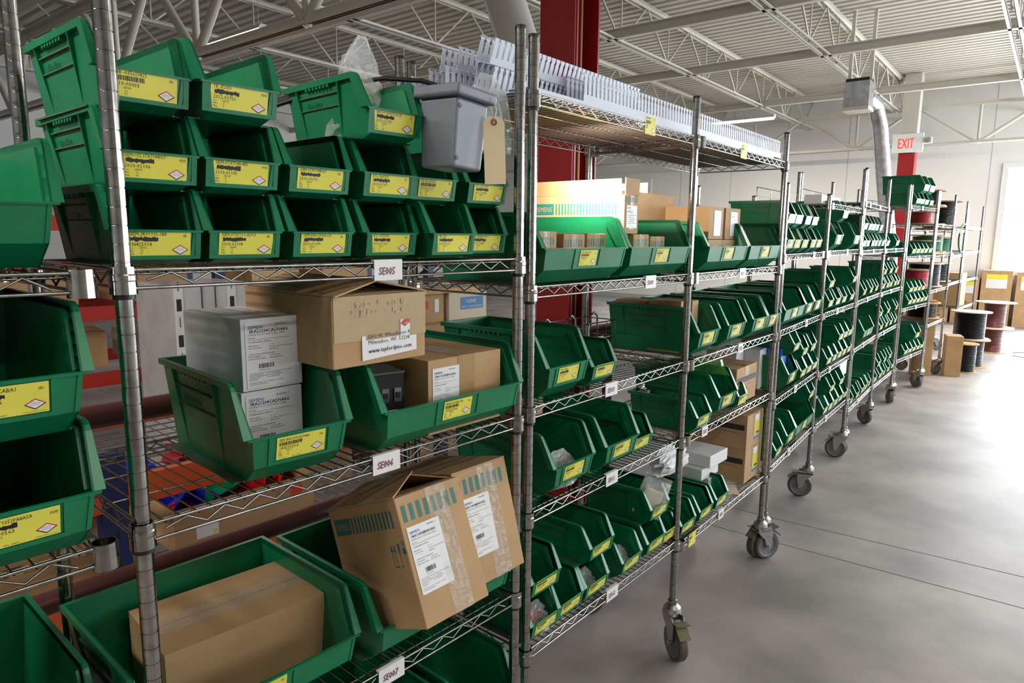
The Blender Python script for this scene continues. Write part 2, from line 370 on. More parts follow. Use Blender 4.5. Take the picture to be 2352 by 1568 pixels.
def caster(parent, x, y, yaw, brake=True):
    if 'ca' not in _post:
        b = MB(); b.lathe([(0.014, .20), (.018, .198), (.031, .186), (.034, .172), (.031, .160), (.024, .154), (0, .154)], 'zinc', 20)
        b.lathe([(.0165, .20), (.0165, .215), (.0127, .217)], 'chrome', 16)
        for s in (-1, 1):
            o = [(.030, .168), (-.044, .166), (-.060, .142), (-.056, .085), (-.050, .062), (-.038, .057), (-.026, .065), (-.014, .105), (.022, .140)]
            b.prism([(px, s*.021, pz) for px, pz in o], [(px, s*.025, pz) for px, pz in o], 'zinc')
        b.box(-.055, -.025, .146, .03, .025, .153, 'zinc')
        b.lathe([(0, -.031), (.009, -.031), (.009, -.026), (.005, -.025), (.005, .025), (.009, .026), (.009, .031), (0, .031)], 'zinc', 10, X=Matrix.Translation((-.04, 0, .0687)) @ Matrix.Rotation(pi/2, 4, 'X'))
        _post['ca'] = b.mesh('caster')
        b = MB(); b.lathe([(.054, -.0175), (.064, -.0165), (.0682, -.010), (.0687, 0), (.0682, .010), (.064, .0165), (.054, .0175)], 'wheel', 30)
        b.lathe([(0, -.010), (.018, -.012), (.02, -.008), (.045, -.008), (.049, -.015), (.054, -.0175)], 'hub', 30); b.lathe([(.054, .0175), (.049, .015), (.045, .008), (.02, .008), (.018, .012), (0, .010)], 'hub', 30)
        _post['wh'] = b.mesh('wheel')
        b = MB(); b.prism([(-.05, -.026, .150), (-.05, .026, .150), (-.094, .026, .158), (-.094, -.026, .158)], [(-.05, -.026, .153), (-.05, .026, .153), (-.094, .026, .161), (-.094, -.026, .161)], 'olive')
        b.prism([(-.062, -.022, .148), (-.062, .022, .148), (-.108, .022, .112), (-.108, -.022, .112)], [(-.064, -.022, .152), (-.064, .022, .152), (-.111, .022, .115), (-.111, -.022, .115)], 'olive')
        _post['br'] = b.mesh('brake_pedal')
    c = put(_post['ca'], 'caster', parent, (x, y, 0), (0, 0, yaw))
    put(_post['wh'], 'wheel', c, (-.04, 0, .0687), (pi/2, 0, 0))
    if brake: put(_post['br'], 'brake_pedal', c)
def shelf_mesh(x0, x1, D=DEP):
    key = ('sh', round(x0, 3), round(x1, 3), D)
    if key in _post: return _post[key]
    b = MB(); a = x0+.016; e = x1-.016
    for yy, s in ((-.004, 1), (D+.004, -1)):
        b.tube([(a, yy, -.005), (e, yy, -.005)], .0027, 'chrome', 8); b.tube([(a, yy, -.031), (e, yy, -.031)], .0027, 'chrome', 8)
        n = int((e-a-.04)/.03); st = (e-a-.04)/n
        pts = [(a+.02+i*st, yy+.003*s, -.0095 if i % 2 else -.0265) for i in range(n+1)]; pts[0] = (pts[0][0]-.004, pts[0][1], -.020); b.tube(pts, .0019, 'chrome', 6)
    for xx, s in ((x0+.004*0, 1), (x1, -1)):
        b.tube([(xx, .016, -.005), (xx, D-.016, -.005)], .0027, 'chrome', 8); b.tube([(xx, .016, -.031), (xx, D-.016, -.031)], .0027, 'chrome', 8)
        n = int((D-.07)/.03); st = (D-.07)/n
        b.tube([(xx+.003*s, .035+i*st, -.0095 if i % 2 else -.0265) for i in range(n+1)], .0019, 'chrome', 6)
    n = int((e-a-.02)/INCH); off = ((e-a)-n*INCH)/2
    for i in range(n+1): b.tube([(a+off+i*INCH, -.003, -.0085), (a+off+i*INCH, D+.003, -.0085)], .0016, 'chrome', 5, False)
    for f in (.05, .35, .65, .95): b.tube([(x0, D*f, -.012), (x1, D*f, -.012)], .0018, 'chrome', 5, False)
    _post[key] = b.mesh('shelf'); return _post[key]
RACKS = {}
def rack(k, A, Bp, shelves, label, left=True, right=True, ztf=1.996, ztr=1.996, cast=(), tags=(), numbers=False, lx=0., D=DEP, group='chrome wire racks in the row'):
    dx, dy = Bp[0]-A[0], Bp[1]-A[1]; L = math.hypot(dx, dy); an = atan2(dy, dx)
    t = empty('wire_rack', (A[0], A[1], 0), an); tag(t, label, 'rack', group); RACKS[k] = (t, Vector((A[0], A[1], 0)), an, L)
    for xx, on in ((0, left), (L, right)):
        if on:
            put(post_mesh(ztf), 'post', t, (xx, 0, 0)); put(post_mesh(ztr, numbers and xx == 0), 'post', t, (xx, D, 0))
    x0 = 0 if left else lx; x1 = L if right else L-lx
    for i, z in enumerate(shelves):
        s = put(shelf_mesh(x0, x1, D), 'shelf', t, (0, 0, z))
        for xx in (x0, x1):
            for yy in (0, D):
                own = (xx == 0 and left) or (xx == L and right)
                put(sleeve_mesh() if own else open_sleeve(), 'corner_sleeve', s, (xx, yy, 0))
        for (si, sx, txt) in tags:
            if si == i:
                b = MB(); w = .0335 if txt else .027
                b.box(-w, -.0085, -.038, w, -.0072, .001, 'white'); b.box(-w, -.0075, -.002, w, .001, .0012, 'white')
                if txt:
                    for q, (ox, oz, kk) in enumerate(((.0012, -.0008, 'hub'), (0, 0, 'maroon_ink'), (.0005, 0, 'maroon_ink'), (.0002, .0004, 'maroon_ink'))):
                        b.text(txt, (-w+.009+ox, -.0088-.0001*q, -.027+oz), (1, 0, 0), (.14, 0, 1), .020, kk, maxw=.046, wscale=.8)
                else:
                    for q in range(4): b.box(-w+.012+q*.008, -.0088, -.028, -w+.017+q*.008, -.0086, -.012, 'maroon_ink')
                b.build('shelf_tag', s, (sx, 0, 0))
    for (xx, yy, yaw, br) in cast: caster(t, xx*L, yy*D, yaw, br)
    return t
A_, B_, P_, C_, D_, D2, E_, F_, F2, G_, H_, H2, I_, I2, J_, K_, K2, L9 = (0, 0), (.8533, 0), (.9231, .02), (1.805, .047), (2.775, .097), (2.84, .105), (3.769, .199), (4.70, .266), (4.765, .272), (5.79, .362), (6.75, .415), (6.80, .41), (7.746, .359), (7.81, .36), (8.72, .355), (9.66, .37), (9.74, .37), (10.75, .34)
SH0 = [1.487, 1.098, .66]; SH1 = [1.489, 1.110, .653, .30]; SH2 = [1.874, 1.418, 1.113, .834, .450]; SH3 = [1.874, 1.417, 1.110, .832, .430]
SH4 = [1.467, 1.110, .775, .442]; SH5 = [1.74, 1.472, 1.110, .75, .434]; SH6 = [1.79, 1.463, 1.113, .771, .34]; SH7 = [1.462, 1.111, .765, .33]; SH8 = [1.85, 1.385, .90, .41]
SH9 = [1.70, 1.40, 1.02, .66]; SH10 = [1.66, 1.37, 1.05]; SH11 = [1.70, 1.4, 1.05, .7]
rack(0, (-.93, -.003), (0, 0), SH0, 'chrome wire rack cut off at the left edge of the photo', right=False, lx=.052, cast=())
rack(1, A_, B_, SH1, 'nearest chrome wire rack with shelves tagged SE005, SE006 and SE007', numbers=True, tags=((0, .465, 'SE005'), (1, .452, 'SE006'), (2, .455, 'SE007')),
     cast=((0, 0, 2.6, 1), (0, 1, 1, 0), (1, 0, 3.6, 1), (1, 1, 2, 0)))
rack(2, P_, C_, SH2, 'chrome wire rack with shelves tagged SE009 to SE012', tags=((1, .60, 'SE009'), (2, .385, 'SE010'), (3, .405, 'SE011'), (4, .43, 'SE012')),
     cast=((0, 0, 3.3, 1), (0, 1, 4.6, 0), (1, 0, .94, 1), (1, 1, 2.2, 0)))
rack(3, C_, D_, SH3, 'chrome wire rack with two black banded brown cartons at its bottom right', left=False, lx=.044, tags=((1, .5, 'SE013'), (2, .53, None), (3, .20, None), (4, .42, None)), cast=((1, 0, 2.6, 1), (1, 1, 1.6, 0)))
rack(4, D2, E_, SH4, 'chrome wire rack starting just behind the twin casters', ztf=1.785, ztr=1.785, tags=((0, .62, None), (0, .85, None), (1, .56, None), (2, .42, None), (3, .38, None)), cast=((0, 0, -.35, 1), (0, 1, .5, 0), (1, 0, 5.0, 1), (1, 1, 2, 0)))
rack(5, E_, F_, SH5, 'chrome wire rack, fifth from the left, brown cartons sticking out up high', left=False, lx=.044, tags=((1, .55, None), (2, .40, None), (3, .32, None), (4, .33, None)), cast=((1, 0, 4.9, 1), (1, 1, 2, 0)))
rack(6, F2, G_, SH6, 'chrome wire rack with bare top shelf, sixth from nearest', ztf=2.01, ztr=2.0, tags=((0, .2, None), (0, .62, None), (1, .5, None), (2, .42, None), (3, .42, None), (4, .4, None)), cast=((0, 0, 4.3, 1), (0, 1, 1, 0), (1, 0, 4.1, 1), (1, 1, 2, 0)))
rack(7, G_, H_, SH7, 'chrome wire rack next to the one with bare top shelf', left=False, lx=.044, ztf=2.03, tags=((0, .5, None), (1, .45, None), (2, .3, None)), cast=((1, 0, 3.5, 1), (1, 1, 2, 0)))
rack(8, H2, I_, SH8, 'chrome wire rack holding small bins and deep bins on top', ztf=2.03, tags=((0, .4, None), (1, .45, None), (2, .5, None), (3, .5, None)), cast=((0, 0, 3.4, 1), (0, 1, 1, 0), (1, 0, 4.2, 1), (1, 1, 2, 0)))
rack(9, I2, J_, SH9, 'chrome wire rack loaded with wire spools, next to last deep bins', ztf=2.03, tags=((0, .3, None), (1, .5, None), (2, .3, None)), cast=((0, 0, 3.4, 1), (0, 1, 1, 0), (1, 0, 4.2, 1), (1, 1, 2, 0)))
rack(10, J_, K_, SH10, 'chrome wire rack of spools without casters in sight', left=False, lx=.044, ztf=2.0, tags=((0, .3, None), (1, .2, None)), cast=((1, 0, 4.2, 1), (1, 1, 2, 0)))
rack(11, K2, L9, SH11, 'last chrome wire rack at the far end, bare posts against wall', ztf=1.98, cast=((0, 0, 3.4, 1), (0, 1, 1, 0), (1, 0, 4.2, 1), (1, 1, 2, 0)))
for k_, si_, hh_ in ((5, 0, .10), (6, 0, .10), (8, 0, .06)):     # rear ledges standing on some top shelves
    t, o, an, L = RACKS[k_]; z_ = {5: SH5, 6: SH6, 8: SH8}[k_][si_]; b = MB()
    b.tube([(.03, DEP, z_), (.03, DEP, z_+hh_), (L-.03, DEP, z_+hh_), (L-.03, DEP, z_)], .0028, 'chrome', 6); b.tube([(.03, DEP, z_+hh_*.5), (L-.03, DEP, z_+hh_*.5)], .0022, 'chrome', 6)
    for f in (.33, .66): b.tube([(L*f, DEP, z_-.005), (L*f, DEP, z_+hh_)], .0028, 'chrome', 6)
    b.build('ledge', t)
def wp(k, s, v, z):                         # a place on a rack: s along its front, v into its depth
    t, o, an, L = RACKS[k]; return Vector((o.x + s*cos(an) - v*sin(an), o.y + s*sin(an) + v*cos(an), z))

# ------------------------------------------------------------ labels on the bins
def bin_label(lines, code='bar', corner='(B)', w=.092, h=.042, lod=0):
    b = MB(); b.box(-w/2, 0, -h/2, w/2, .0005, h/2, 'yellow'); X = (1, 0, 0); Z = (0, 0, 1); y = -.0002
    r = random.Random(str(lines)+code)
    def bar(x0, z0, x1, z1, k='ink'): b.add([(x0, y, z0), (x1, y, z0), (x1, y, z1), (x0, y, z1)], [(0, 1, 2, 3)], k)
    l = -w/2+.004; u = h/42e-3
    if lod == 0:
        b.text(lines[0], (l, y, h/2-.0085*u), X, Z, .0078*u, 'ink', maxw=w*.62, wscale=.85)
        b.text(lines[1], (l, y, h/2-.0235*u), X, Z, .0082*u, 'ink', maxw=w*.5, wscale=.9)
        for i, (a_, c_) in enumerate((('Loc', ': '+lines[2]), ('Min', ':  %d' % r.randint(1, 20)), ('Max', ':  %d' % r.randint(2, 50)))):
            z = h/2-(.0275+.0042*i)*u; b.text(a_, (l, y, z), X, Z, .0043*u, 'ink'); b.text(c_, (l+.012, y, z), X, Z, .0043*u, 'ink')
        b.text('CN  20529', (l, y, -h/2+.0014), X, Z, .0032*u, 'ink'); b.text('EPN  %d' % r.randint(200000, 399999), (l+.025, y, -h/2+.0014), X, Z, .0032*u, 'ink')
        b.text(corner, (w/2-.012, y, h/2-.010*u), X, Z, .0055*u, 'ink', maxw=.010)
        b.text('A Tradition of Excellence in Service', (w/2-.029, y, -h/2+.0018), X, Z, .0022*u, 'ink', maxw=.026)
    else:
        bar(l, h/2-.0075, l+w*.4, h/2-.004); bar(l, h/2-.0215, l+w*.3, h/2-.0175)
        for i in range(3): bar(l, h/2-.026-.0042*i, l+.010, h/2-.0237-.0042*i)
        bar(l, -h/2+.0016, l+w*.45, -h/2+.0028); bar(w/2-.009, h/2-.008, w/2-.006, h/2-.004)
    zt, zb = h/2-.010*u, h/2-.0165*u
    if code == 'bar':
        x = l
        while x < l+w*.46: 
            q = r.choice((.0004, .0008, .0013)) * (1 if lod == 0 else 2); bar(x, zb, x+q, zt); x += q + r.choice((.0004, .0008))*(1 if lod == 0 else 2)
    else:
        zc = (zt+zb)/2; n = 16 if lod == 0 else 5; a = []
        for i in range(n+1):
            x = l+.002+w*.42*i/n; a.append((x, zc+.0028+r.uniform(-.0011, .0012))); 
        c_ = [(x, zc-.0028+r.uniform(-.0012, .0011)) for x, _ in a]
        b.add([(x, y, z) for x, z in a+c_[::-1]], [(i, i+1, 2*n-i, 2*n+1-i) for i in range(n)], 'ink')
    cx_, cz = w/2-.0155, -h/2+.0125
    for q, k, dy in ((.0125, 'red_ink', 0), (.0125, 'ink', -.00005), (.0100, 'white', -.0001)):
        hx, hz = q, q*.62
        p = [(cx_-hx, cz), (cx_, cz+hz), (cx_+hx, cz)] if k == 'red_ink' else ([(cx_-hx, cz), (cx_+hx, cz), (cx_, cz-hz)] if k == 'ink' else [(cx_-hx, cz), (cx_, cz-hz), (cx_+hx, cz), (cx_, cz+hz)])
        if k == 'ink': p = p[::1]
        b.add([(x, y+dy, z) for x, z in p], [tuple(range(len(p)))], k)
    if lod == 0:
        b.text('STANDARD', (cx_-.0055, y-.00015, cz+.0008), X, Z, .0022, 'red_ink', maxw=.011); b.text('ELECTRIC SUPPLY CO.', (cx_-.006, y-.00015, cz-.0016), X, Z, .0018, 'red_ink', maxw=.012)
    return b.mesh('label')
GEN = [bin_label(('x%d' % i, '', ''), c, lod=1) for i, c in enumerate(('bar', 'scr', 'bar', 'scr'))]
GENW = [bin_label(('w%d' % i, '', ''), c, lod=1, w=.082) for i, c in enumerate(('bar', 'scr'))]

# ------------------------------------------------------------ hopper front bins
_bins = {}
SIZES = {'S': (.1395, .276, .127), 'M': (.209, .375, .178), 'W': (.419, .375, .178), 'E': (.279, .276, .127), 'N': (.105, .188, .10), 'T': (.1395, .276, .116)}
WALL = {'T': (.07, .445)}
def bin_mesh(c):
    if c in _bins: return _bins[c]
    W_, L, H = SIZES[c]; b = MB(); T = .0028; hw = W_/2-.007; hb = hw-.012*(H/.178)**.5-.004; G = 'green'
    xs = lambda z: hb+(hw-hb)*z/H
    pb, lp_ = WALL.get(c, (.19, .5))
    pr = [(.14*L, 0), (.03*L, pb*H), (0, lp_*H), (.105*L, .925*H), (.118*L, .965*H), (.135*L, .99*H), (.155*L, H), (L, H), (L-.012, 0)]
    for s in (-1, 1):
        b.prism([(s*xs(z), y, z) for y, z in pr], [(s*(xs(z)-T), y, z) for y, z in pr], G)
        path = pr[2:8]; inn = [(.016, (lp_-.01)*H)] + [(y+.011, z-.010) for y, z in pr[3:5]] + [(pr[5][0]+.008, pr[5][1]-.010), (pr[6][0]+.004, H-.011), (L, H-.011)]
        for i in range(len(path)-1):            # rolled rim, standing out
            q = [path[i], path[i+1], inn[i+1], inn[i]]
            b.prism([(s*(xs(z)-T), y, z) for y, z in q], [(s*(hw+.0065), y, z) for y, z in q], G)
        in2 = [(.030, (lp_+.02)*H)] + [(y+.024, z-.022) for y, z in pr[3:5]] + [(pr[5][0]+.019, pr[5][1]-.022), (pr[6][0]+.014, H-.023), (L-.01, H-.023)]
        in1 = [(.0165, lp_*H)] + [(y+.012, z-.011) for y, z in pr[3:5]] + [(pr[5][0]+.009, pr[5][1]-.011), (pr[6][0]+.005, H-.012), (L-.01, H-.012)]
        for i in range(5):                      # inner step of the rim
            q = [in1[i], in1[i+1], in2[i+1], in2[i]]
            if i < 4: b.prism([(s*(xs(z)-T), y, z) for y, z in q], [(s*(xs(z)-T-.0045), y, z) for y, z in q], G)
        for f in (.36, .80):                    # splayed uprights on the outside
            y = L*f; dy = .012*(1 if f > .5 else -1)
            b.prism([(s*hb, y, .003), (s*(hw+.006), y+dy, H-.010), (s*(hw-.001), y+dy, H-.010)], [(s*hb, y+.003, .003), (s*(hw+.006), y+dy+.003, H-.010), (s*(hw-.001), y+dy+.003, H-.010)], G)
        for f in (.56, .76):
            z = H*f; x0 = xs(z)-.001; x1 = hb+(hw+.006-hb)*f; y0 = L*.36-.007; y1 = L*.80+.008
            b.prism([(s*x0, y0, z), (s*x1, y0, z), (s*x1, y1, z), (s*x0, y1, z)], [(s*x0, y0, z+.002), (s*x1, y0, z+.002), (s*x1, y1, z+.002), (s*x0, y1, z+.002)], 'dust' if f < .6 or 1 else G)
        tx = xs(.66*H)+.0006
        if c in 'SMWT':
            for o in (0, .0006): b.text('AkroBins', (s*(tx+o), L*.40 if s > 0 else L*.76, .60*H), (0, 1 if s > 0 else -1, 0), (s*.06, 0, 1), .125*H, G, maxw=L*.34)
        for i in range(7):                      # finger scallops under the rim
            y = L*(.44+.045*i); b.tube([(s*(hw-.001), y, H-.013), (s*(hw+.0055), y, H-.013)], .0042, G, 8)
        b.box(min(s*(hb-.001), s*(hw+.004)), .15*L, 0, max(s*(hb-.001), s*(hw+.004)), L-.02, .0018, 'dust')
        b.box(s*hb-.004, .14*L, 0, s*hb+.004, .14*L+.016, .003, G)
    def slab(p, q, k=G):                        # full width strip between two profile points, thickened inwards
        (y0, z0), (y1, z1) = p, q; d = Vector((y1-y0, z1-z0)).normalized(); n = Vector((d.y, -d.x))*T
        if n.x < 0 and n.y <= 0: n = -n
        if abs(d.x) > .95: n = Vector((0, T))
        a0, a1 = xs(z0), xs(z1)
        b.prism([(-a0, y0, z0), (a0, y0, z0), (a1, y1, z1), (-a1, y1, z1)], [(-a0+T, y0+n.x, z0+n.y), (a0-T, y0+n.x, z0+n.y), (a1-T, y1+n.x, z1+n.y), (-a1+T, y1+n.x, z1+n.y)], k)
    slab(pr[1], pr[2]); slab(pr[0], pr[1]); b.box(-hb, .14*L, 0, hb, L-.012, T, G)
    a0, a1 = hb, hw
    b.prism([(-a0, L-.012, 0), (a0, L-.012, 0), (a1, L, H), (-a1, L, H)], [(-a0, L-.012-T, 0), (a0, L-.012-T, 0), (a1, L-T, H), (-a1, L-T, H)], G)
    b.box(-hw-.0065, L-.001, H-.011, hw+.0065, L+.006, H, G)
    # card holder on the front wall
    sl = Vector((0, .03*L, -(lp_-pb)*H)).normalized(); nn = Vector((0, sl.z, -sl.y)).normalized()
    if nn.y > 0: nn = -nn
    m = Vector((0, .015*L, (pb+lp_)/2*H)); hh = (lp_-pb)*H/2; Lw = .052 if c != 'W' else .056
    def ridge(x0, x1, u0, u1, t=.0022):
        vs = [(Vector((x, 0, 0)) + m - sl*u) for x, u in ((x0, u0), (x1, u0), (x1, u1), (x0, u1))]
        b.prism(vs, [v + nn*t for v in vs], G)
    ridge(-hw, hw, hh-.0025, hh+.001, .0035)
    if c != 'N':
        for s in (-1, 1): ridge(min(s*(Lw), s*(Lw+.008)), max(s*(Lw), s*(Lw+.008)), -hh, hh)
        ridge(-Lw, Lw, -hh, -hh+.006)
        for s in (-1, 1):
            xa, xb = xs(lp_*H), xs(pb*H); vs = [Vector((s*(xa-.006), 0, 0)) + m + sl*hh, Vector((s*xa, 0, 0)) + m + sl*hh, Vector((s*xb, 0, 0)) + m - sl*hh, Vector((s*(xb-.006), 0, 0)) + m - sl*hh]
            vs = [vs[0] - sl*2*hh, vs[1] - sl*2*hh, vs[2] + sl*2*hh, vs[3] + sl*2*hh]; b.prism(vs, [v + nn*.0015 for v in vs], G)
    me = b.mesh('storage_bin'); _bins[c] = (me, m + nn*.0016, atan2(.03*L, (lp_-pb)*H)); return _bins[c]
ORD = ['leftmost', 'second from left', 'third from left', 'fourth from left', 'fifth from left', 'sixth from left', 'seventh from left', 'eighth from left', 'ninth from left']
SZN = {'S': 'small', 'T': 'small', 'M': 'large', 'W': 'extra wide', 'E': 'wide low', 'N': 'tiny'}
def make_bin(c, loc, rz, label, group, lab=None, tilt=0, nolab=False):
    me, lp, la = bin_mesh(c)
    o = put(me, 'storage_bin', None, loc, (tilt, 0, rz)); tag(o, label, 'storage bin', group)
    if not nolab: put(lab or random.choice(GENW if c == 'W' else GEN), 'label', o, lp + Vector((random.uniform(-.004, .004), 0, .001)), (la*-1 if 0 else la, 0, random.uniform(-.0, .0)))
    return o
def text_label(a, b2, loc_, code, corner, c): return bin_label((a, b2, loc_), code, corner, w=.082 if c == 'W' else .092)
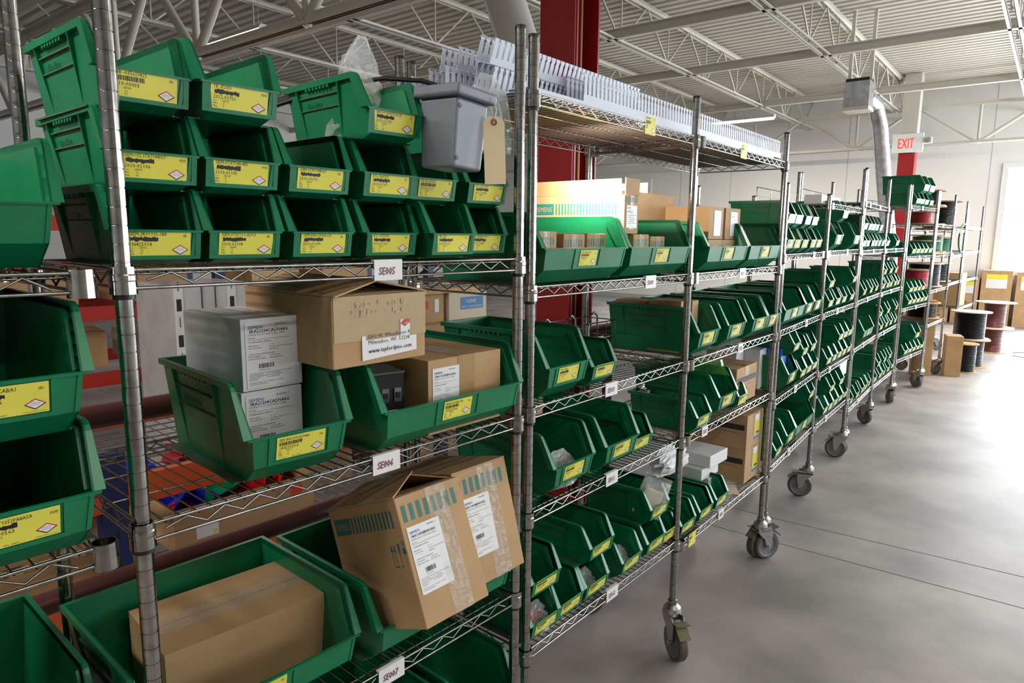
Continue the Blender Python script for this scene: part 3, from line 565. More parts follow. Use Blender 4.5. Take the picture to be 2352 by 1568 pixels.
BINS = [
(1, 1.489, 0, 0.062, 0.018, 'T', 0, 'small green bin labelled 1N425014, behind the near post above SE005', ('SIEM-3RV1915-1BB', '1N425014', 'SE005', 'scr', '(B)')),
(1, 1.489, 0, 0.194, 0.014, 'T', 0.0, 'small green bin labelled 2010-01104, second in bottom row above SE005', ('SIEM-3TX7111-3LF13', '2010-01104', 'SE005', 'scr', '(B)')),
(1, 1.489, 0, 0.341, 0.016, 'T', 0.01, 'small green bin labelled 2010-01109, third in bottom row above SE005', ('SIEM-DFD-DFDB-120', '2010-01109', 'SE005', 'scr', '(B)')),
(1, 1.489, 0, 0.495, 0.015, 'T', -0.01, 'small green bin labelled 2010-01167, fourth in bottom row above SE005', ('RTL-1575700', '2010-01167', 'SE005', 'scr', '(B)')),
(1, 1.489, 0, 0.637, -0.012, 'T', 0.02, 'small green bin labelled 2010-01213, fifth in bottom row above SE005', ('TB -180', '2010-01213', 'SE005', 'scr', '(B)')),
(1, 1.489, 0, 0.781, 0.03, 'T', -0.02, 'small green bin labelled 2011-01288, last in bottom row above SE005', ('TB -ADR60-020', '2011-01288', 'SE005', 'scr', '(B)')),
(1, 1.489, 0.111, 0.062, 0.016, 'T', 0.01, 'small green bin labelled 2010-01106, first in middle row above SE005', ('SIEM-US2:3TX7144H17', '2010-01106', 'SE005', 'scr', '(N)(B)')),
(1, 1.489, 0.111, 0.194, 0.012, 'T', -0.01, 'small green bin labelled 2010-01105, second in middle row above SE005', ('SIEM-3TX7144-4E5', '2010-01105', 'SE005', 'scr', '(N)(B)')),
(1, 1.489, 0.111, 0.336, 0.012, 'T', 0.01, 'small green bin labelled 2010-01110, third in middle row above SE005', ('SIEM-3TX7144H20', '2010-01110', 'SE005', 'scr', '(B)')),
(1, 1.489, 0.111, 0.488, 0.01, 'T', 0, 'small green bin labelled 2010-01169, fourth in middle row above SE005', ('RTL-1560700', '2010-01169', 'SE005', 'scr', '(B)')),
(1, 1.489, 0.111, 0.612, 0.02, 'T', 0.0, 'small green bin labelled 2012-01129, under the grey enclosure above SE005', ('TB -AL1Z3600', '2012-01129', 'SE005', 'bar', '(B)')),
(1, 1.489, 0.111, 0.782, 0.03, 'T', -0.02, 'small green bin labelled 2011-01239, last in middle row above SE005', ('RTL-1Q2120T', '2011-01239', 'SE005', 'scr', '(B)(N)(W)')),
(1, 1.489, 0.222, 0.057, 0.016, 'T', 0.02, 'small green bin labelled 2010-00003, top of the stack behind near post', ('ABB -035620825', '2010-00003', 'SE005', 'bar', '(B)')),
(1, 1.489, 0.222, 0.19, -0.0, 'T', -0.02, 'small green bin labelled 2012-01750, top row beside bin 2010-00003', ('TB -F2050', '2012-01750', 'SE005', 'scr', '(N)(B)')),
(1, 1.489, 0.222, 0.48, -0.02, 'T', -0.03, 'small green bin labelled 2010-01195 holding an upright plastic bag, top row', ('GRAC-P-P11H2P2SP29Q102-SIR', '2010-01195', 'SE005', 'scr', '(B)')),
(1, 1.489, 0.222, 0.785, 0.03, 'T', 0, 'small green bin holding bagged tubing behind the manila tag', ('GRAC-P-P2SQ0S1F', '2010-01197', 'SE005', 'scr', '(N)(B)')),
(1, 1.11, 0, 0.265, -0.012, 'M', -0.06, 'large green bin labelled 1A425020-5 holding two white cartons', ('SIEM-3RA21204CA270AK6', '1A425020-5', 'SE006', 'bar', '(N)')),
(1, 1.11, 0, 0.634, -0.03, 'W', 0, 'extra wide green bin labelled 1A425020-6 holding brown carton and contactor', ('SIEM-3RA1135-4DB33-1AK6', '1A425020-6', 'SE006', 'bar', '(B)')),
(1, 0.653, 0, 0.191, 0.017, 'W', -0.0, 'extra wide green bin holding the large flat dented carton', ('SIEM-3RA1135-4HB36-1AK6', '1A425020-4', 'SE007', 'scr', '(B)')),
(1, 0.653, 0, 0.628, -0.01, 'W', 0, 'extra wide green bin with two leaning printed cartons in it', ('SIEM-3RA11454JB441AK6', '1A425020-7', 'SE007', 'bar', '(B)')),
(1, 0.3, 0, 0.765, -0.0, 'M', 0, 'large green bin under tag SE007 labelled 1N425006', ('VPHG-0051204000', '1N425006', 'SE008', 'bar', '(B)')),
(1, 0.3, 0, 0.53, -0.0, 'M', 0, 'large green bin under tag SE007, mostly hidden by the shelf above', None),
(0, 1.487, 0, 0.668, 0.035, 'W', 0, 'extra wide green bin at left edge just above the first shelf end', None),
(0, 1.098, 0, 0.772, -0.035, 'M', 0, 'large green bin labelled -00563, lower one at the left edge', ('SIEM-3RT1052PA8A5A', '1N42-00563', 'SE002', 'scr', '(N)(B)')),
(0, 1.098, 0.166, 0.772, -0.03, 'M', 0, 'large green bin labelled -00566, upper one at the left edge', ('SIEM-5SX22CABA1', '1N42-00566', 'SE002', 'scr', '(B)')),
(0, 0.66, 0, 0.78, 0.1, 'M', 0, 'large green bin at the bottom left corner beside an open carton', None),
(2, 1.418, 0, 0.239, -0.012, 'W', 0, 'extra wide green bin holding three small cartons, left above SE009', ('SIEM-CRHOEVO', '1N425001', 'SE009', 'bar', '(B)')),
(2, 1.418, 0, 0.662, -0.012, 'W', 0, 'extra wide green bin holding small cartons, right above SE009', ('SIEM-CRHOFVO', '1N42110', 'SE009', 'bar', '(B)')),
(2, 1.113, 0, 0.16, -0.012, 'M', 0, 'large empty green bin labelled 2011-01307 next to the elbow fittings', ('SIEM-SENAA', '2011-01307', 'SE010', 'scr', '(B)')),
(2, 1.113, 0, 0.338, -0.012, 'S', 0, 'small green bin of steel elbow fittings above tag SE010', ('TB -5231-TB', '2010-01211', 'SE010', 'scr', '(B)')),
(2, 0.834, 0, 0.2, -0.012, 'M', 0, 'large green bin with small bagged part, leftmost above SE011', ('SIEM-KT3230P', '1N422119', 'SE011', 'bar', '(B)')),
(2, 0.834, 0, 0.458, -0.012, 'M', 0, 'large empty green bin labelled 1N427114, middle above SE011', ('SIEM-12R1CR30L', '1N427114', 'SE011', 'bar', '(N)(B)')),
(2, 0.834, 0, 0.606, 0.0, 'S', 0, 'small green bin labelled 1N427120, third above SE011', ('SIEM-10CT0R', '1N427120', 'SE011', 'bar', '(N)(B)')),
(2, 0.45, 0, 0.072, -0.015, 'S', 0, 'small green bin above SE012 labelled 1N420010, holding a bag of red caps', ('TB -250', '1N420010', 'SE012', 'bar', '(B)')),
(2, 0.45, 0, 0.195, -0.012, 'S', 0, 'small green bin above SE012 labelled 1N421290, empty, second in bottom row', ('TB -257', '1N421290', 'SE012', 'bar', '(B)')),
(2, 0.45, 0, 0.335, -0.012, 'S', 0, 'small green bin above SE012 labelled 1N421280, holding dark bagged parts', ('TB -264', '1N421280', 'SE012', 'bar', '(B)')),
(2, 0.45, 0, 0.54, -0.015, 'S', 0.02, 'small green bin above SE012 labelled 1N421270, dark bags inside, below zip bag', ('TB -271', '1N421270', 'SE012', 'bar', '(B)')),
(2, 0.45, 0, 0.715, -0.01, 'S', 0, 'small green bin above SE012 labelled 1N421244, empty, second from post', ('TB -278', '1N421244', 'SE012', 'bar', '(B)')),
(2, 0.45, 0, 0.838, 0, 'N', 0, 'tiny green bin with white card, last above SE012 by the post', ('TB -88', '1N42', 'SE012', 'bar', '(B)')),
(2, 0.45, 0.117, 0.075, -0.012, 'S', 0, 'small green bin in upper row above SE012, beside the near post', ('TB -CO500', '2012-01426', 'SE012', 'bar', '(B)')),
(2, 0.45, 0.117, 0.352, -0.015, 'S', 0, 'small green bin in upper row above SE012, second one', ('TB -1350', '1N423240', 'SE012', 'bar', '(B)')),
(2, 0.45, 0.117, 0.727, -0.012, 'S', 0, 'small green bin in upper row above SE012 with zip bag', ('TB -1551', '1N423090', 'SE012', 'bar', '(B)')),
(3, 1.417, 0, 0.338, -0.012, 'W', 0, 'extra wide green bin stacked with brown cartons, fourth above SE009 line', ('SIEM-40X', '1N42112', 'SE013', 'bar', '(B)')),
(3, 1.417, 0, 0.76, -0.012, 'W', 0, 'extra wide empty green bin at the right post above tag SE013', ('SIEM-41X', '1N42114', 'SE013', 'bar', '(B)')),
(3, 1.11, 0, 0.19, -0.012, 'M', 0, 'large green bin with three cartons in it, third shelf of third rack', ('SIEM-30RB', '1N424130', 'SE014', 'bar', '(B)')),
(3, 1.11, 0, 0.47, -0.012, 'M', 0, 'large green bin second from the carton filled one, third shelf of third rack', ('SIEM-31RB', '1N424131', 'SE014', 'bar', '(B)')),
(3, 1.11, 0, 0.75, -0.012, 'M', 0, 'large green bin third from the carton filled one, third shelf of third rack', ('SIEM-32RB', '1N424132', 'SE014', 'scr', '(B)')),
(3, 1.11, 0, 0.93, -0.012, 'M', 0, 'large green bin at the right post, third shelf of third rack', ('SIEM-33RB', '1N424133', 'SE014', 'scr', '(B)')),
(3, 0.832, 0, 0.125, -0.035, 'S', 0, 'small green bin of shiny conduit fittings beside the middle post', ('TB -5234', '2010-01214', 'SE015', 'scr', '(B)')),
(3, 0.832, 0, 0.42, -0.012, 'M', 0, 'large green bin with bright green film sheet over its side', ('SIEM-1R2', '1N421143', 'SE015', 'bar', '(B)')),
(3, 0.832, 0, 0.585, -0.012, 'N', 0, 'tiny green bin beside the brown carton on fourth shelf', None),
(3, 0.43, 0, 0.085, -0.012, 'S', 0, 'small green bin leftmost on bottom shelf of third rack', ('SIEM-8US', '1N421', 'SE016', 'scr', '(B)')),
(3, 0.43, 0, 0.252, -0.012, 'S', 0, 'small green bin with grey block, bottom shelf of third rack', ('SIEM-8WA', '1N422', 'SE016', 'scr', '(B)')),
(3, 0.43, 0, 0.415, -0.012, 'S', 0, 'small green bin beside stacked white boxes, bottom shelf of third rack', ('SIEM-8WB', '1N423', 'SE016', 'scr', '(B)')),
(4, 1.467, 0, 0.09, -0.012, 'S', -0.006, 'small green bin, leftmost of bottom row, top shelf, fourth rack', None),
(4, 1.467, 0, 0.23, -0.012, 'S', 0.001, 'small green bin, second from left of bottom row, top shelf, fourth rack', None),
(4, 1.467, 0, 0.385, -0.012, 'S', -0.003, 'small green bin, third from left of bottom row, top shelf, fourth rack', None),
(4, 1.467, 0, 0.569, -0.012, 'S', 0.002, 'small green bin, fourth from left of bottom row, top shelf, fourth rack', None),
(4, 1.467, 0, 0.709, -0.012, 'S', 0.003, 'small green bin, fifth from left of bottom row, top shelf, fourth rack', None),
(4, 1.467, 0.117, 0.09, -0.012, 'S', -0.01, 'small green bin, leftmost of upper row, top shelf, fourth rack', None),
(4, 1.467, 0.117, 0.23, -0.012, 'S', -0.012, 'small green bin, second from left of upper row, top shelf, fourth rack', None),
(4, 1.467, 0.117, 0.419, -0.012, 'S', 0.008, 'small green bin, third from left of upper row, top shelf, fourth rack', None),
(4, 1.467, 0.117, 0.576, -0.012, 'S', -0.006, 'small green bin, fourth from left of upper row, top shelf, fourth rack', None),
(4, 1.11, 0, 0.288, -0.012, 'W', -0.006, 'extra wide green bin, leftmost of single row, second shelf, fourth rack', None),
(4, 1.11, 0, 0.603, -0.012, 'M', 0.012, 'large green bin, second from left of single row, second shelf, fourth rack', None),
(4, 1.11, 0, 0.813, -0.012, 'M', -0.001, 'large green bin, third from left of single row, second shelf, fourth rack', None),
(4, 0.775, 0, 0.33, -0.012, 'M', 0.008, 'large green bin, leftmost of bottom row, third shelf, fourth rack', None),
(4, 0.775, 0, 0.567, -0.012, 'S', -0.001, 'small green bin, second from left of bottom row, third shelf, fourth rack', None),
(4, 0.775, 0, 0.707, -0.012, 'S', 0.003, 'small green bin, third from left of bottom row, third shelf, fourth rack', None),
(4, 0.775, 0, 0.848, -0.012, 'S', -0.008, 'small green bin, fourth from left of bottom row, third shelf, fourth rack', None),
(4, 0.775, 0.168, 0.375, -0.012, 'S', 0.003, 'small green bin, leftmost of upper row, third shelf, fourth rack', None),
(4, 0.775, 0.117, 0.576, -0.012, 'S', 0.009, 'small green bin, second from left of upper row, third shelf, fourth rack', None),
(4, 0.775, 0.117, 0.773, -0.012, 'S', 0.001, 'small green bin, third from left of upper row, third shelf, fourth rack', None),
(4, 0.442, 0, 0.152, -0.012, 'S', 0.006, 'small green bin, leftmost of bottom row, bottom shelf, fourth rack', None),
(4, 0.442, 0, 0.393, -0.012, 'M', 0.004, 'large green bin, second from left of bottom row, bottom shelf, fourth rack', None),
(4, 0.442, 0, 0.708, -0.012, 'W', -0.01, 'extra wide green bin, third from left of bottom row, bottom shelf, fourth rack', None),
(4, 0.442, 0.168, 0.822, -0.012, 'S', 0.006, 'small green bin, only bin of upper row, bottom shelf, fourth rack', None),
(5, 1.472, 0, 0.285, -0.012, 'M', 0.002, 'large green bin, leftmost of bottom row, second shelf, fifth rack', None),
(5, 1.472, 0, 0.813, -0.012, 'M', -0.005, 'large green bin, second from left of bottom row, second shelf, fifth rack', None),
(5, 1.472, 0.168, 0.405, -0.012, 'S', -0.011, 'small green bin, only bin of upper row, second shelf, fifth rack', None),
(5, 1.11, 0, 0.203, -0.012, 'S', 0.009, 'small green bin, leftmost of bottom row, third shelf, fifth rack', None),
(5, 1.11, 0, 0.397, -0.012, 'S', -0.001, 'small green bin, second from left of bottom row, third shelf, fifth rack', None),
(5, 1.11, 0, 0.568, -0.012, 'S', 0.005, 'small green bin, third from left of bottom row, third shelf, fifth rack', None),
(5, 1.11, 0, 0.803, -0.012, 'S', 0.009, 'small green bin, fourth from left of bottom row, third shelf, fifth rack', None),
(5, 1.11, 0.117, 0.187, -0.012, 'S', 0.005, 'small green bin, leftmost of upper row, third shelf, fifth rack', None),
(5, 1.11, 0.117, 0.845, -0.012, 'S', 0.01, 'small green bin, second from left of upper row, third shelf, fifth rack', None),
(5, 0.75, 0, 0.279, -0.012, 'S', -0.003, 'small green bin, leftmost of bottom row, fourth shelf, fifth rack', None),
(5, 0.75, 0, 0.426, -0.012, 'S', 0.007, 'small green bin, second from left of bottom row, fourth shelf, fifth rack', None),
(5, 0.75, 0, 0.567, -0.012, 'S', -0.001, 'small green bin, third from left of bottom row, fourth shelf, fifth rack', None),
(5, 0.75, 0, 0.707, -0.012, 'S', 0.01, 'small green bin, fourth from left of bottom row, fourth shelf, fifth rack', None),
(5, 0.75, 0, 0.848, -0.012, 'S', 0.009, 'small green bin, fifth from left of bottom row, fourth shelf, fifth rack', None),
(5, 0.75, 0.117, 0.567, -0.012, 'S', -0.01, 'small green bin, leftmost of upper row, fourth shelf, fifth rack', None),
(5, 0.75, 0.117, 0.707, -0.012, 'S', -0.009, 'small green bin, second from left of upper row, fourth shelf, fifth rack', None),
(5, 0.75, 0.117, 0.848, -0.012, 'S', -0.007, 'small green bin, third from left of upper row, fourth shelf, fifth rack', None),
(5, 0.434, 0, 0.286, -0.012, 'S', 0.011, 'small green bin, leftmost of bottom row, bottom shelf, fifth rack', None),
(5, 0.434, 0, 0.426, -0.012, 'S', -0.002, 'small green bin, second from left of bottom row, bottom shelf, fifth rack', None),
(5, 0.434, 0, 0.567, -0.012, 'S', 0.003, 'small green bin, third from left of bottom row, bottom shelf, fifth rack', None),
(5, 0.434, 0, 0.707, -0.012, 'S', -0.005, 'small green bin, fourth from left of bottom row, bottom shelf, fifth rack', None),
(5, 0.434, 0, 0.848, -0.012, 'S', 0.0, 'small green bin, fifth from left of bottom row, bottom shelf, fifth rack', None),
(5, 0.434, 0.117, 0.424, -0.012, 'S', -0.003, 'small green bin, leftmost of upper row, bottom shelf, fifth rack', None),
(5, 0.434, 0.117, 0.695, -0.012, 'S', -0.004, 'small green bin, second from left of upper row, bottom shelf, fifth rack', None),
(6, 1.463, 0, 0.09, -0.012, 'S', 0.002, 'small green bin, leftmost of bottom row, second shelf, sixth rack', None),
(6, 1.463, 0, 0.23, -0.012, 'S', 0.002, 'small green bin, second from left of bottom row, second shelf, sixth rack', None),
(6, 1.463, 0, 0.431, -0.012, 'S', 0.01, 'small green bin, third from left of bottom row, second shelf, sixth rack', None),
(6, 1.463, 0, 0.572, -0.012, 'S', 0.004, 'small green bin, fourth from left of bottom row, second shelf, sixth rack', None),
(6, 1.463, 0, 0.729, -0.012, 'S', 0.01, 'small green bin, fifth from left of bottom row, second shelf, sixth rack', None),
(6, 1.463, 0, 0.9, -0.012, 'S', 0.009, 'small green bin, sixth from left of bottom row, second shelf, sixth rack', None),
(6, 1.463, 0.117, 0.09, -0.012, 'S', 0.012, 'small green bin, leftmost of upper row, second shelf, sixth rack', None),
(6, 1.463, 0.117, 0.259, -0.012, 'S', 0.004, 'small green bin, second from left of upper row, second shelf, sixth rack', None),
(6, 1.463, 0.117, 0.405, -0.012, 'S', -0.008, 'small green bin, third from left of upper row, second shelf, sixth rack', None),
(6, 1.463, 0.117, 0.559, -0.012, 'S', 0.009, 'small green bin, fourth from left of upper row, second shelf, sixth rack', None),
(6, 1.463, 0.117, 0.741, -0.012, 'S', 0.011, 'small green bin, fifth from left of upper row, second shelf, sixth rack', None),
(6, 1.113, 0, 0.267, -0.012, 'S', 0.01, 'small green bin, leftmost of single row, third shelf, sixth rack', None),
(6, 1.113, 0, 0.546, -0.012, 'S', 0.002, 'small green bin, second from left of single row, third shelf, sixth rack', None),
(6, 1.113, 0, 0.788, -0.012, 'S', 0.005, 'small green bin, third from left of single row, third shelf, sixth rack', None),
(6, 0.771, 0, 0.593, -0.012, 'W', -0.007, 'extra wide green bin, only bin of single row, fourth shelf, sixth rack', None),
(6, 0.34, 0, 0.101, -0.012, 'S', 0.008, 'small green bin, leftmost of single row, bottom shelf, sixth rack', None),
(6, 0.34, 0, 0.345, -0.012, 'S', 0.002, 'small green bin, second from left of single row, bottom shelf, sixth rack', None),
(6, 0.34, 0, 0.549, -0.012, 'S', -0.005, 'small green bin, third from left of single row, bottom shelf, sixth rack', None),
(6, 0.34, 0, 0.69, -0.012, 'S', -0.01, 'small green bin, fourth from left of single row, bottom shelf, sixth rack', None),
(6, 0.34, 0, 0.85, -0.012, 'S', 0.008, 'small green bin, fifth from left of single row, bottom shelf, sixth rack', None),
(7, 1.462, 0, 0.107, -0.012, 'S', 0.012, 'small green bin, leftmost of single row, top shelf, seventh rack', None),
(7, 1.462, 0, 0.549, -0.012, 'S', -0.01, 'small green bin, second from left of single row, top shelf, seventh rack', None),
(7, 1.111, 0, 0.09, -0.012, 'S', 0.007, 'small green bin, leftmost of bottom row, second shelf, seventh rack', None),
(7, 1.111, 0, 0.275, -0.012, 'S', -0.002, 'small green bin, second from left of bottom row, second shelf, seventh rack', None),
(7, 1.111, 0, 0.415, -0.012, 'S', -0.008, 'small green bin, third from left of bottom row, second shelf, seventh rack', None),
(7, 1.111, 0, 0.623, -0.012, 'S', -0.005, 'small green bin, fourth from left of bottom row, second shelf, seventh rack', None),
(7, 1.111, 0, 0.773, -0.012, 'S', 0.006, 'small green bin, fifth from left of bottom row, second shelf, seventh rack', None),
(7, 1.111, 0.117, 0.114, -0.012, 'S', 0.009, 'small green bin, leftmost of upper row, second shelf, seventh rack', None),
(7, 1.111, 0.117, 0.363, -0.012, 'S', -0.011, 'small green bin, second from left of upper row, second shelf, seventh rack', None),
(7, 1.111, 0.117, 0.608, -0.012, 'S', 0.003, 'small green bin, third from left of upper row, second shelf, seventh rack', None),
(7, 0.765, 0, 0.15, -0.012, 'S', -0.011, 'small green bin, leftmost of bottom row, third shelf, seventh rack', None),
(7, 0.765, 0, 0.38, -0.012, 'S', 0.005, 'small green bin, second from left of bottom row, third shelf, seventh rack', None),
(7, 0.765, 0, 0.585, -0.012, 'S', -0.004, 'small green bin, third from left of bottom row, third shelf, seventh rack', None),
(7, 0.765, 0, 0.802, -0.012, 'S', 0.009, 'small green bin, fourth from left of bottom row, third shelf, seventh rack', None),
(7, 0.765, 0.117, 0.09, -0.012, 'S', 0.012, 'small green bin, leftmost of upper row, third shelf, seventh rack', None),
(7, 0.765, 0.117, 0.421, -0.012, 'S', 0.0, 'small green bin, second from left of upper row, third shelf, seventh rack', None),
(7, 0.765, 0.117, 0.802, -0.012, 'S', 0.012, 'small green bin, third from left of upper row, third shelf, seventh rack', None),
(7, 0.33, 0, 0.09, -0.012, 'S', -0.005, 'small green bin, leftmost of bottom row, bottom shelf, seventh rack', None),
(7, 0.33, 0, 0.31, -0.012, 'S', -0.01, 'small green bin, second from left of bottom row, bottom shelf, seventh rack', None),
(7, 0.33, 0, 0.466, -0.012, 'S', 0.002, 'small green bin, third from left of bottom row, bottom shelf, seventh rack', None),
(7, 0.33, 0, 0.674, -0.012, 'S', -0.011, 'small green bin, fourth from left of bottom row, bottom shelf, seventh rack', None),
(7, 0.33, 0, 0.876, -0.012, 'S', -0.007, 'small green bin, fifth from left of bottom row, bottom shelf, seventh rack', None),
(7, 0.33, 0.117, 0.203, -0.012, 'S', -0.002, 'small green bin, leftmost of upper row, bottom shelf, seventh rack', None),
(7, 0.33, 0.117, 0.467, -0.012, 'S', 0.003, 'small green bin, second from left of upper row, bottom shelf, seventh rack', None),
(7, 0.33, 0.117, 0.712, -0.012, 'S', -0.008, 'small green bin, third from left of upper row, bottom shelf, seventh rack', None),
(8, 1.85, 0, 0.223, -0.012, 'S', -0.011, 'small green bin, leftmost of bottom row, top shelf, eighth rack', None),
(8, 1.85, 0, 0.363, -0.012, 'S', 0.009, 'small green bin, second from left of bottom row, top shelf, eighth rack', None),
(8, 1.85, 0, 0.512, -0.012, 'S', -0.004, 'small green bin, third from left of bottom row, top shelf, eighth rack', None),
(8, 1.85, 0, 0.686, -0.012, 'S', 0.011, 'small green bin, fourth from left of bottom row, top shelf, eighth rack', None),
(8, 1.85, 0.117, 0.472, -0.012, 'M', 0.01, 'large green bin, leftmost of upper row, top shelf, eighth rack', None),
(8, 1.85, 0.117, 0.682, -0.012, 'M', -0.003, 'large green bin, second from left of upper row, top shelf, eighth rack', None),
(8, 1.385, 0, 0.244, -0.012, 'S', -0.001, 'small green bin, leftmost of single row, second shelf, eighth rack', None),
(8, 1.385, 0, 0.385, -0.012, 'S', 0.0, 'small green bin, second from left of single row, second shelf, eighth rack', None),
(8, 1.385, 0, 0.525, -0.012, 'S', 0.003, 'small green bin, third from left of single row, second shelf, eighth rack', None),
(8, 1.385, 0, 0.666, -0.012, 'S', 0.002, 'small green bin, fourth from left of single row, second shelf, eighth rack', None),
(8, 1.385, 0, 0.823, -0.012, 'S', 0.001, 'small green bin, fifth from left of single row, second shelf, eighth rack', None),
(8, 0.9, 0, 0.273, -0.012, 'S', 0.003, 'small green bin, leftmost of bottom row, third shelf, eighth rack', None),
(8, 0.9, 0, 0.413, -0.012, 'S', 0.011, 'small green bin, second from left of bottom row, third shelf, eighth rack', None),
(8, 0.9, 0, 0.554, -0.012, 'S', 0.0, 'small green bin, third from left of bottom row, third shelf, eighth rack', None),
(8, 0.9, 0, 0.694, -0.012, 'S', -0.002, 'small green bin, fourth from left of bottom row, third shelf, eighth rack', None),
(8, 0.9, 0, 0.835, -0.012, 'S', 0.005, 'small green bin, fifth from left of bottom row, third shelf, eighth rack', None),
(8, 0.9, 0.117, 0.271, -0.012, 'S', -0.006, 'small green bin, leftmost of upper row, third shelf, eighth rack', None),
(8, 0.9, 0.117, 0.412, -0.012, 'S', -0.005, 'small green bin, second from left of upper row, third shelf, eighth rack', None),
(8, 0.9, 0.117, 0.552, -0.012, 'S', 0.011, 'small green bin, third from left of upper row, third shelf, eighth rack', None),
(8, 0.9, 0.117, 0.693, -0.012, 'S', 0.001, 'small green bin, fourth from left of upper row, third shelf, eighth rack', None),
(8, 0.41, 0, 0.3, -0.012, 'S', 0.001, 'small green bin, leftmost of bottom row, bottom shelf, eighth rack', None),
(8, 0.41, 0, 0.44, -0.012, 'S', -0.012, 'small green bin, second from left of bottom row, bottom shelf, eighth rack', None),
(8, 0.41, 0, 0.581, -0.012, 'S', -0.002, 'small green bin, third from left of bottom row, bottom shelf, eighth rack', None),
(8, 0.41, 0, 0.721, -0.012, 'S', 0.002, 'small green bin, fourth from left of bottom row, bottom shelf, eighth rack', None),
(8, 0.41, 0, 0.862, -0.012, 'S', -0.012, 'small green bin, fifth from left of bottom row, bottom shelf, eighth rack', None),
(8, 0.41, 0.117, 0.667, -0.012, 'M', 0.003, 'large green bin, only bin of upper row, bottom shelf, eighth rack', None),
]
GROUPS = {0: 'green bins on the leftmost rack', 1: 'green bins on the nearest rack', 2: 'green bins on the second rack', 3: 'green bins on the third rack', 4: 'green bins on the fourth rack', 5: 'green bins on the fifth rack', 6: 'green bins on the sixth rack', 7: 'green bins on the seventh rack', 8: 'green bins on the eighth rack'}
for row in BINS:
    k, z, lvl, s, v, c, dr, lbl, txt = row
    t, o, an, L = RACKS[k]
    lab = text_label(*txt, c) if txt else None
    make_bin(c, wp(k, s, v, z + lvl), an + dr, lbl, GROUPS[k], lab)

# ------------------------------------------------------------ cartons
def barcode(b, x, z, w, h, y, rnd):
    u = x
    while u < x+w:
        q = rnd.choice((.0006, .001, .0017)); b.add([(u, y, z), (u+q, y, z), (u+q, y, z+h), (u, y, z+h)], [(0, 1, 2, 3)], 'ink'); u += q + rnd.choice((.0006, .0011))
def siemens_label(title, w, h, part2=False):
    b = MB(); rnd = random.Random(title); b.box(-w/2, 0, -h/2, w/2, .0006, h/2, 'white'); y = -.0003; l = -w/2+.05*w; X = (1, 0, 0); Z = (0, 0, 1)
    def T(t, u, v, s, k='ink', mw=None): b.text(t, (l+u*w, y, h/2-v*h), X, Z, s*w, k, maxw=(mw or .92-u)*w)
    T('Quantity  1', .55, .06, .062); T('SIEMENS', 0, .105, .085, 'blue_ink'); T('SIEMENS', .002, .106, .085, 'blue_ink'); T(title, .02, .165, .09); T(title, .024, .166, .09)
    T('STARTER DOL S0 17-22A 120VAC SCREW', .0, .205, .042); T('80273982', 0, .25, .036)
    b.add([(l, y, h/2-.265*h), (l+.88*w, y, h/2-.265*h), (l+.88*w, y, h/2-.269*h), (l, y, h/2-.269*h)], [(0, 1, 2, 3)], 'ink')
    T('Combination Starter', 0, .315, .056)
    for i, (a, c) in enumerate((('AMP RATING:', '17 - 22'), ('COIL VOLTAGE:', '120 VAC 60 HZ 110 VAC 50 HZ'), ('', '8005022774'), ('CONTACTOR AUXILIARY:', 'NONE'), ('MSP AUXILIARY:', '(1) NO (1) NC'), ('INSTRUCTION SHEET:', 'SDI1013RA26FSA3'))):
        v = .37+.036*i + (.02 if i > 2 else 0)
        if a: T(a, 0, v, .036, mw=.5)
        T(c, .42, v, .036)
    barcode(b, l+.20*w, h/2-.71*h, .3*w, .07*h, y, rnd); T('0804766524714', .20, .745, .034)
    b.add([(l, y, h/2-.775*h), (l+.88*w, y, h/2-.775*h), (l+.88*w, y, h/2-.779*h), (l, y, h/2-.779*h)], [(0, 1, 2, 3)], 'ink')
    for i, t_ in enumerate(('Siemens Industry Inc.      SO #  3004110398', '221 Airport Industrial Drive   PO #  5500017778', 'Southaven, MS                PO #  5203061968', '38671-5950')): T(t_, 0, .81+.026*i, .034)
    T('Assembled in the U.S.A.   06/18/2013   9320 MS63', 0, .93, .034); T('usa.siemens.com/industry', 0, .955, .034)
    return b.mesh('shipping_label')
def carton(label, w, d, h, loc, rz=0, tilt=0, mat_='card', roll=0, name='carton', group=None, prints=(), seam='y', tapec=None, open_=None, bv=.0025, cat='box'):
    """origin at the middle of the bottom front edge; w across, d back, h up"""
    b = MB(); b.box(-w/2, 0, 0, w/2, d, h, mat_)
    if open_:                                    # top left open: walls with thickness
        b = MB(); t = .004
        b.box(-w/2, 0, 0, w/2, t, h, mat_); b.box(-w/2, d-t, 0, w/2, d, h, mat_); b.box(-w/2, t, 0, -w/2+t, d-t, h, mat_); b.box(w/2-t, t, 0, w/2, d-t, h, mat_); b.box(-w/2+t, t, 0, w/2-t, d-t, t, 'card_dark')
    for f in prints: f(b, w, d, h)
    if seam and not open_:
        if seam == 'y': b.box(-.0008, .001, h-.001, .0008, d-.001, h+.0004, 'card_edge')
        else: b.box(-w/2+.001, d/2-.0008, h-.001, w/2-.001, d/2+.0008, h+.0004, 'card_edge')
    o = b.build(name, None, loc, (tilt, roll, rz)); o.rotation_mode = 'XYZ'; tag(o, label, cat, group)
    if bv and not open_: bevel(o, bv, 2)
    if tapec:
        q = MB(); tw = tapec[1]; 
        if seam == 'y': q.box(-tw, -.0006, h-tapec[2], tw, 0, h+.0006, tapec[0]); q.box(-tw, 0, h+.0002, tw, d, h+.0008, tapec[0])
        else: q.box(-w/2-.0004, d/2-tw, h+.0002, w/2+.0004, d/2+tw, h+.0008, tapec[0])
        q.build('tape', o)
    return o
